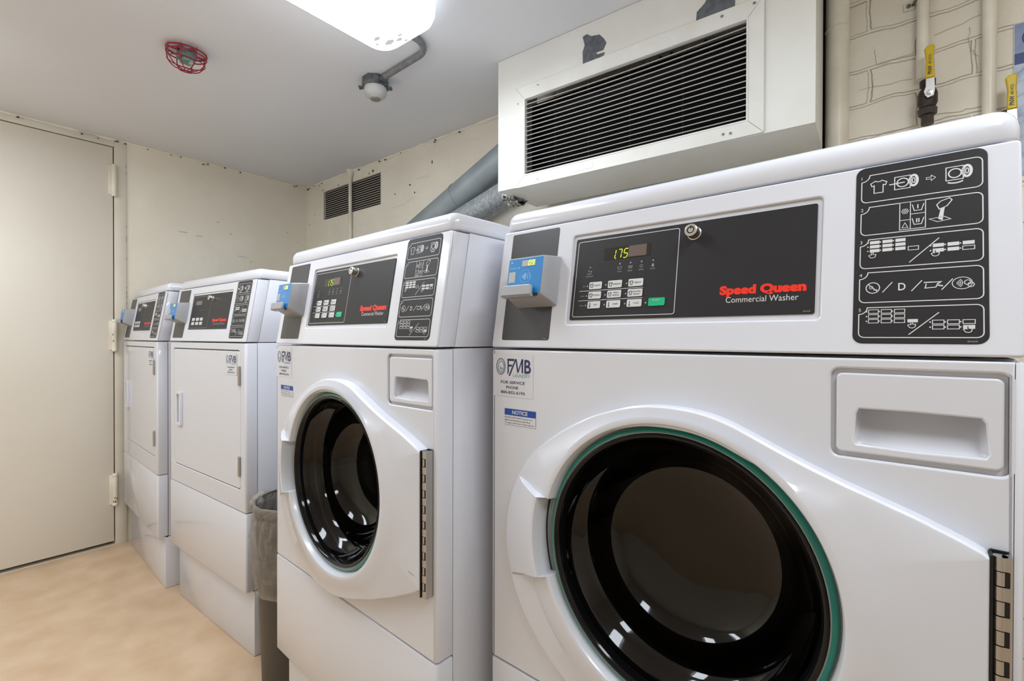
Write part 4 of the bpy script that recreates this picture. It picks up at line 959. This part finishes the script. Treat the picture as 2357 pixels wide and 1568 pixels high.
def lid_and_panel(root, kind):
    # control housing: sloping front, wraps at the sides
    b = B()
    yt = 0.038
    y2, z2 = 0.0376, 1.2960
    TH = 0.008
    # side cheeks and body behind the sloping plate
    off = lambda t: (t*CA, -t*math.sin(ALPHA))
    b.prism([(0.0045, 1.0795), (0.0045+0.0385, 1.0795), (0.0045+0.0380+0.038, 1.2955), (0.0430, 1.2955)], 0.0015, W-0.0015, 'enamel', bev=0.0012)
    s1 = S(1.2962)
    b.plate(rrect(0.0005, W-0.0005, 0.0025, s1, 0.004, 3), [rrect(0.1595, 0.5170, S(1.1195), S(1.2690), 0.005, 4)], -0.0005, 0.0045, 'enamel', bev=0.0024, res=3, M=PM)
    b.plate(rrect(0.158, 0.518, S(1.118), S(1.2705), 0.004, 4), [], 0.0032, 0.0042, 'enamel', bev=0.0003, M=PM)
    # groove round the recess
    sub = B(PM); 
    for q in b.bm.faces: pass
    b.build('control_housing', root)
    b = B(); b.prism([(0.0440, 1.0790), (0.70, 1.0790), (0.70, 1.2975), (0.0825, 1.2975)], 0.001, W-0.001, 'enamel_side', bev=0.001); b.build('top_body', root)
    b = B(PM); b.plate(rrect(0.0235, 0.1295, S(1.0925), S(1.2895), 0.004, 4), [], -0.0010, 0.001, 'coin_plate', bev=0.0004)
    b.text('804629', 0.1245, S(1.0945), 0.0018, -0.0013, 'print_grey', align='R')
    b.build('coin_plate', root, label='dark blank plate behind the card reader')
    # lid
    b = B(); bm = bmesh.new()
    lp = rrect(-0.0005, W+0.0005, 0.0405, 0.702, 0.012, 5)
    vs = []; fs = []; lv = [(0.006, ZT), (0.0012, ZT+0.0008), (0.0, ZT+0.003), (0.0, ZT+0.016), (0.0010, ZT+0.022), (0.0035, ZT+0.0275), (0.0075, ZT+0.0325), (0.0125, ZT+0.0352), (0.018, ZT+0.0362)]
    def inset(ins): return rrect(-0.0005+ins, W+0.0005-ins, 0.0405+ins, 0.702-ins, max(0.002, 0.012+0.006-ins*0.6) if ins < 0.02 else 0.008, 5)
    for ins, z in lv: vs += [(p[0], p[1], z) for p in inset(ins)]
    n = len(lp)
    for i in range(len(lv)-1):
        for k in range(n): fs.append((i*n+k, i*n+(k+1) % n, (i+1)*n+(k+1) % n, (i+1)*n+k))
    fs.append(tuple((len(lv)-1)*n+k for k in range(n))); fs.append(tuple(range(n))[::-1])
    b.add(vs, fs, 'enamel'); b.build('lid', root, sharp=60)

def detergent_drawer(root):
    b = B(); X0, X1, Z0, Z1 = 0.5345, 0.6690, 0.9695, 1.0585
    b.plate(rrect(X0, X1, Z0, Z1, 0.006, 5), [[(0.556, 1.019), (0.600, 1.0195), (0.653, 1.0185), (0.656, 1.014), (0.6585, 0.9845), (0.656, 0.980), (0.603, 0.9785), (0.5535, 0.9795), (0.551, 0.983), (0.5535, 1.014)][::-1]], 0.0005, 0.008, 'plastic_white', bev=0.0022, res=3)
    # curved scoop hollow
    nx, nz = 18, 12; vs = []; fs = []
    for i in range(nx+1):
        for j in range(nz+1):
            u, v = i/nx, j/nz
            x = 0.5505+u*0.1085; z = 0.9775+v*0.044
            e = min(1.0, min(u, 1-u)/0.08); e = math.sin(e*PI/2)
            d = 0.004+0.030*(math.sin(v*PI/2)**0.8)*e
            vs.append((x, d, z))
    for i in range(nx):
        for j in range(nz): fs.append((i*(nz+1)+j, (i+1)*(nz+1)+j, (i+1)*(nz+1)+j+1, i*(nz+1)+j+1))
    b.add(vs, fs, 'plastic_white')
    b.add([(0.549, 0.004, 1.0215), (0.660, 0.004, 1.0215), (0.660, 0.036, 1.0215), (0.549, 0.036, 1.0215)], [(0, 1, 2, 3)], 'plastic_white')
    b.build('detergent_drawer', root, label='white drawer front with a scooped finger hollow')

def make_washer(loc, rz, label):
    root = empty('washing_machine', loc, rz); tag(root, label, 'washing machine')
    drum_back = [(DCX+0.205*math.cos(2*PI*k/64), DCZ+0.205*math.sin(2*PI*k/64)) for k in range(64)]
    b = B(); b.plate([(0.001, 0.245), (W-0.001, 0.245), (W-0.001, 1.0765), (0.001, 1.0765)], [drum_back], 0.0398, 0.0420, 'enamel_side', bev=0.0005)
    b.box(0.001, 0.004, 0.0405, 0.69, 0.245, 1.0765, 'enamel_side', bev=0.001); b.box(W-0.004, W-0.001, 0.0405, 0.69, 0.245, 1.0765, 'enamel_side', bev=0.001)
    b.box(0.001, W-0.001, 0.687, 0.69, 0.245, 1.0765, 'enamel_side', bev=0.001); b.build('cabinet', root)
    b = B(); drum_hole = [(DCX+0.1935*math.cos(2*PI*k/64), DCZ+0.1935*math.sin(2*PI*k/64)) for k in range(64)]
    wrap_panel(b, 0.5060, 1.0755, hole=[rrect(0.5295, 0.6740, 0.9640, 1.0635, 0.009, 5), drum_hole]); 
    # shallow tray behind the drawer so the gap around it is closed
    b.plate([(0.527, 0.961), (0.676, 0.961), (0.676, 1.0665), (0.527, 1.0665)], [rrect(0.546, 0.663, 0.974, 1.026, 0.002, 2)], 0.0062, 0.0070, 'enamel', bev=0.0002)
    b.build('front_panel', root)
    b = B(); wrap_panel(b, 0.2440, 0.5030)
    b.build('lower_panel', root)
    b = B(); b.box(0.012, W-0.012, 0.028, 0.66, 0.0, 0.243, 'enamel', bev=0.004); b.build('riser_base', root)
    # drum behind the door
    T = Matrix.Translation((DCX, 0, DCZ)) @ Matrix.Rotation(PI/2, 4, 'X')
    b = B(); b.lathe([(0.1945, -0.0065), (0.192, -0.02), (0.20, -0.035)], 'rubber_gap_dark', 64, T)
    b.lathe([(0.20, -0.035), (0.245, -0.045), (0.25, -0.06), (0.25, -0.35), (0.24, -0.37), (1e-4, -0.38)], 'drum', 64, T)
    for k in range(3):
        a = 2*PI*k/3+0.5
        b.box(-0.03, 0.03, -0.34, -0.08, 0.20, 0.26, 'drum', bev=0.015, M=Matrix.Translation((DCX, 0, DCZ)) @ Matrix.Rotation(a, 4, 'Y') @ Matrix.Scale(-1, 4, (0, 1, 0)))
    b.build('drum', root)
    lid_and_panel(root, 'washer'); detergent_drawer(root)
    control_fascia('washer', root); instruction_plate('washer', root)
    washer_door(root); reader(root); service_sticker(0.006, 1.067, root); notice_sticker(root)
    return root

def make_dryer(loc, rz, label):
    root = empty('clothes_dryer', loc, rz); tag(root, label, 'clothes dryer')
    b = B(); b.box(0.001, W-0.001, 0.0398, 0.70, 0.228, 1.0765, 'enamel_side', bev=0.002); b.build('cabinet', root)
    D = (0.0425, 0.6415, 0.5760, 1.0480)
    b = B(); wrap_panel(b, 0.4995, 1.0755, hole=[rrect(D[0]-0.0025, D[1]+0.0025, D[2]-0.0025, D[3]+0.003, 0.016, 6)]); b.build('front_panel', root)
    b = B(); b.plate(rrect(*D, 0.014, 6), [], 0.0005, 0.012, 'enamel', bev=0.002, res=3)
    d = b.build('door', root, label='flat white rectangular door')
    b = B(); b.box(D[0]-0.01, D[1]+0.01, 0.013, 0.016, D[2]-0.01, D[3]+0.01, 'seam'); b.build('door_seal', root)
    b = B(); b.plate(rrect(0.090, 0.137, 0.7370, 0.8740, 0.004, 4), [rrect(0.099, 0.122, 0.748, 0.863, 0.002, 3)], -0.0095, 0.0012, 'plastic_white', bev=0.0018)
    b.box(0.097, 0.124, -0.0008, 0.0004, 0.746, 0.865, 'plastic_grey'); b.build('door_handle', d)
    for z0, z1 in ((0.9300, 0.9970), (0.6195, 0.6880)):
        b = B(); b.box(0.6300, 0.6450, -0.0035, 0.0005, z0, z1, 'steel', bev=0.0008); b.cyl((0.6435, -0.0045, z0+0.002), (0.6435, -0.0045, z1-0.002), 0.0035, 'steel', 12)
        for q in (0.25, 0.75): b.box(0.6385, 0.6425, -0.0042, -0.0030, z0+(z1-z0)*q-0.006, z0+(z1-z0)*q+0.006, 'black')
        b.build('hinge', d, label='small steel hinge')
    s = service_sticker(0.5290, 1.0400, root, 0.98)
    b = B(); wrap_panel(b, 0.2290, 0.4970); b.build('lower_panel', root)
    b = B(); b.box(0.014, W-0.002, 0.0280, 0.66, 0.0, 0.2265, 'enamel', bev=0.004)
    b.cyl((W-0.010, 0.036, 0.2225), (W-0.010, 0.036, 0.2275), 0.008, 'black', 14)
    for x in (0.04, 0.64): b.cyl((x, 0.0275, 0.219), (x, 0.0290, 0.219), 0.003, 'zinc_box', 8)
    b.build('riser_base', root)
    lid_and_panel(root, 'dryer'); control_fascia('dryer', root); instruction_plate('dryer', root); reader(root, '08')
    return root

GAP = (0.0, 0.0)
w1 = make_washer((0, 0, 0), -0.0302, 'white front-loading washing machine nearest the camera, below the boxed duct')
w2 = copy_tree(w1); w2.location = (-0.7367, -0.0527, 0); w2.rotation_euler = (0, 0, -0.0489)
tag(w2, 'white front-loading washing machine with its whole steel door hinge in view, right of the bin', 'washing machine')
for o in (w1, w2): o['group'] = 'front-loading washing machines in the row'
d1 = make_dryer((-1.7995, 0.002, 0), 0.0327, 'white flat-door clothes dryer just left of the waste bin')
d2 = copy_tree(d1); d2.location = (-2.5668, 0.0129, 0); d2.rotation_euler = (0, 0, -0.0493)
tag(d2, 'white flat-door clothes dryer in the corner beside the room door', 'clothes dryer')
for o in (d1, d2): o['group'] = 'clothes dryers in the row'

# ------------------------------------------------------------------ waste bin between dryer and washer
root = empty('waste_bin', (-0.930, 0.135, 0)); tag(root, 'tall dark brown waste bin standing between dryer and washer', 'waste bin')
b = B(); b.lathe([(1e-4, 0.0), (0.126, 0.0), (0.130, 0.004), (0.150, 0.570), (0.1465, 0.570), (0.128, 0.02), (1e-4, 0.018)], 'bin_brown', 40); b.build('bin_body', root)
b = B(); rnd = random.Random(5); vs = []; fs = []; n1 = 120
prof = [(0.140, 0.40, .000), (0.1455, 0.565, .000), (0.150, 0.576, .001), (0.1545, 0.570, .001), (0.1545, 0.552, .0015), (0.1525, 0.545, .003), (0.156, 0.528, .004), (0.158, 0.495, .0045), (0.160, 0.46, .004), (0.157, 0.42, .003), (0.1555, 0.37, .003), (0.150, 0.325, .002), (0.1475, 0.305, .001), (0.1490, 0.300, .0005)]
ph = [rnd.uniform(0, 6.28) for _ in range(5)]
for i, (r_, z_, am) in enumerate(prof):
    for k in range(n1):
        a = 2*PI*k/n1; sw = (0.54-z_)*1.5
        wv = math.sin(26*(a+sw)+ph[0])+0.6*math.sin(41*(a-sw*0.6)+ph[1])+0.5*math.sin(13*a+ph[2])
        vs.append(((r_+1.25*am*wv)*math.cos(a), (r_+1.25*am*wv)*math.sin(a), z_+0.002*math.sin(9*a+ph[3])))
for i in range(len(prof)-1):
    for k in range(n1): fs.append((i*n1+k, i*n1+(k+1) % n1, (i+1)*n1+(k+1) % n1, (i+1)*n1+k))
b.add(vs, fs, 'bag')
# the twisted knot of bag hanging over the rim
for q in range(14):
    a = 3.9+rnd.uniform(-0.12, 0.12); r_ = 0.152+rnd.uniform(-0.004, 0.008); z_ = 0.556+rnd.uniform(-0.02, 0.016)
    bm = bmesh.new(); bmesh.ops.create_icosphere(bm, subdivisions=2, radius=0.010+rnd.random()*0.006)
    for v in bm.verts: v.co += Vector((rnd.uniform(-.003, .003), rnd.uniform(-.003, .003), rnd.uniform(-.003, .003)))
    b.addbm(bm, 'bag', Matrix.Translation((r_*math.cos(a), r_*math.sin(a), z_)))
tag(b.build('bin_bag', sharp=50), 'clear plastic bin liner gathered over the brown waste bin rim', 'bin liner')
bg = bpy.data.objects['bin_bag']; bg.location = (-0.930, 0.135, 0)
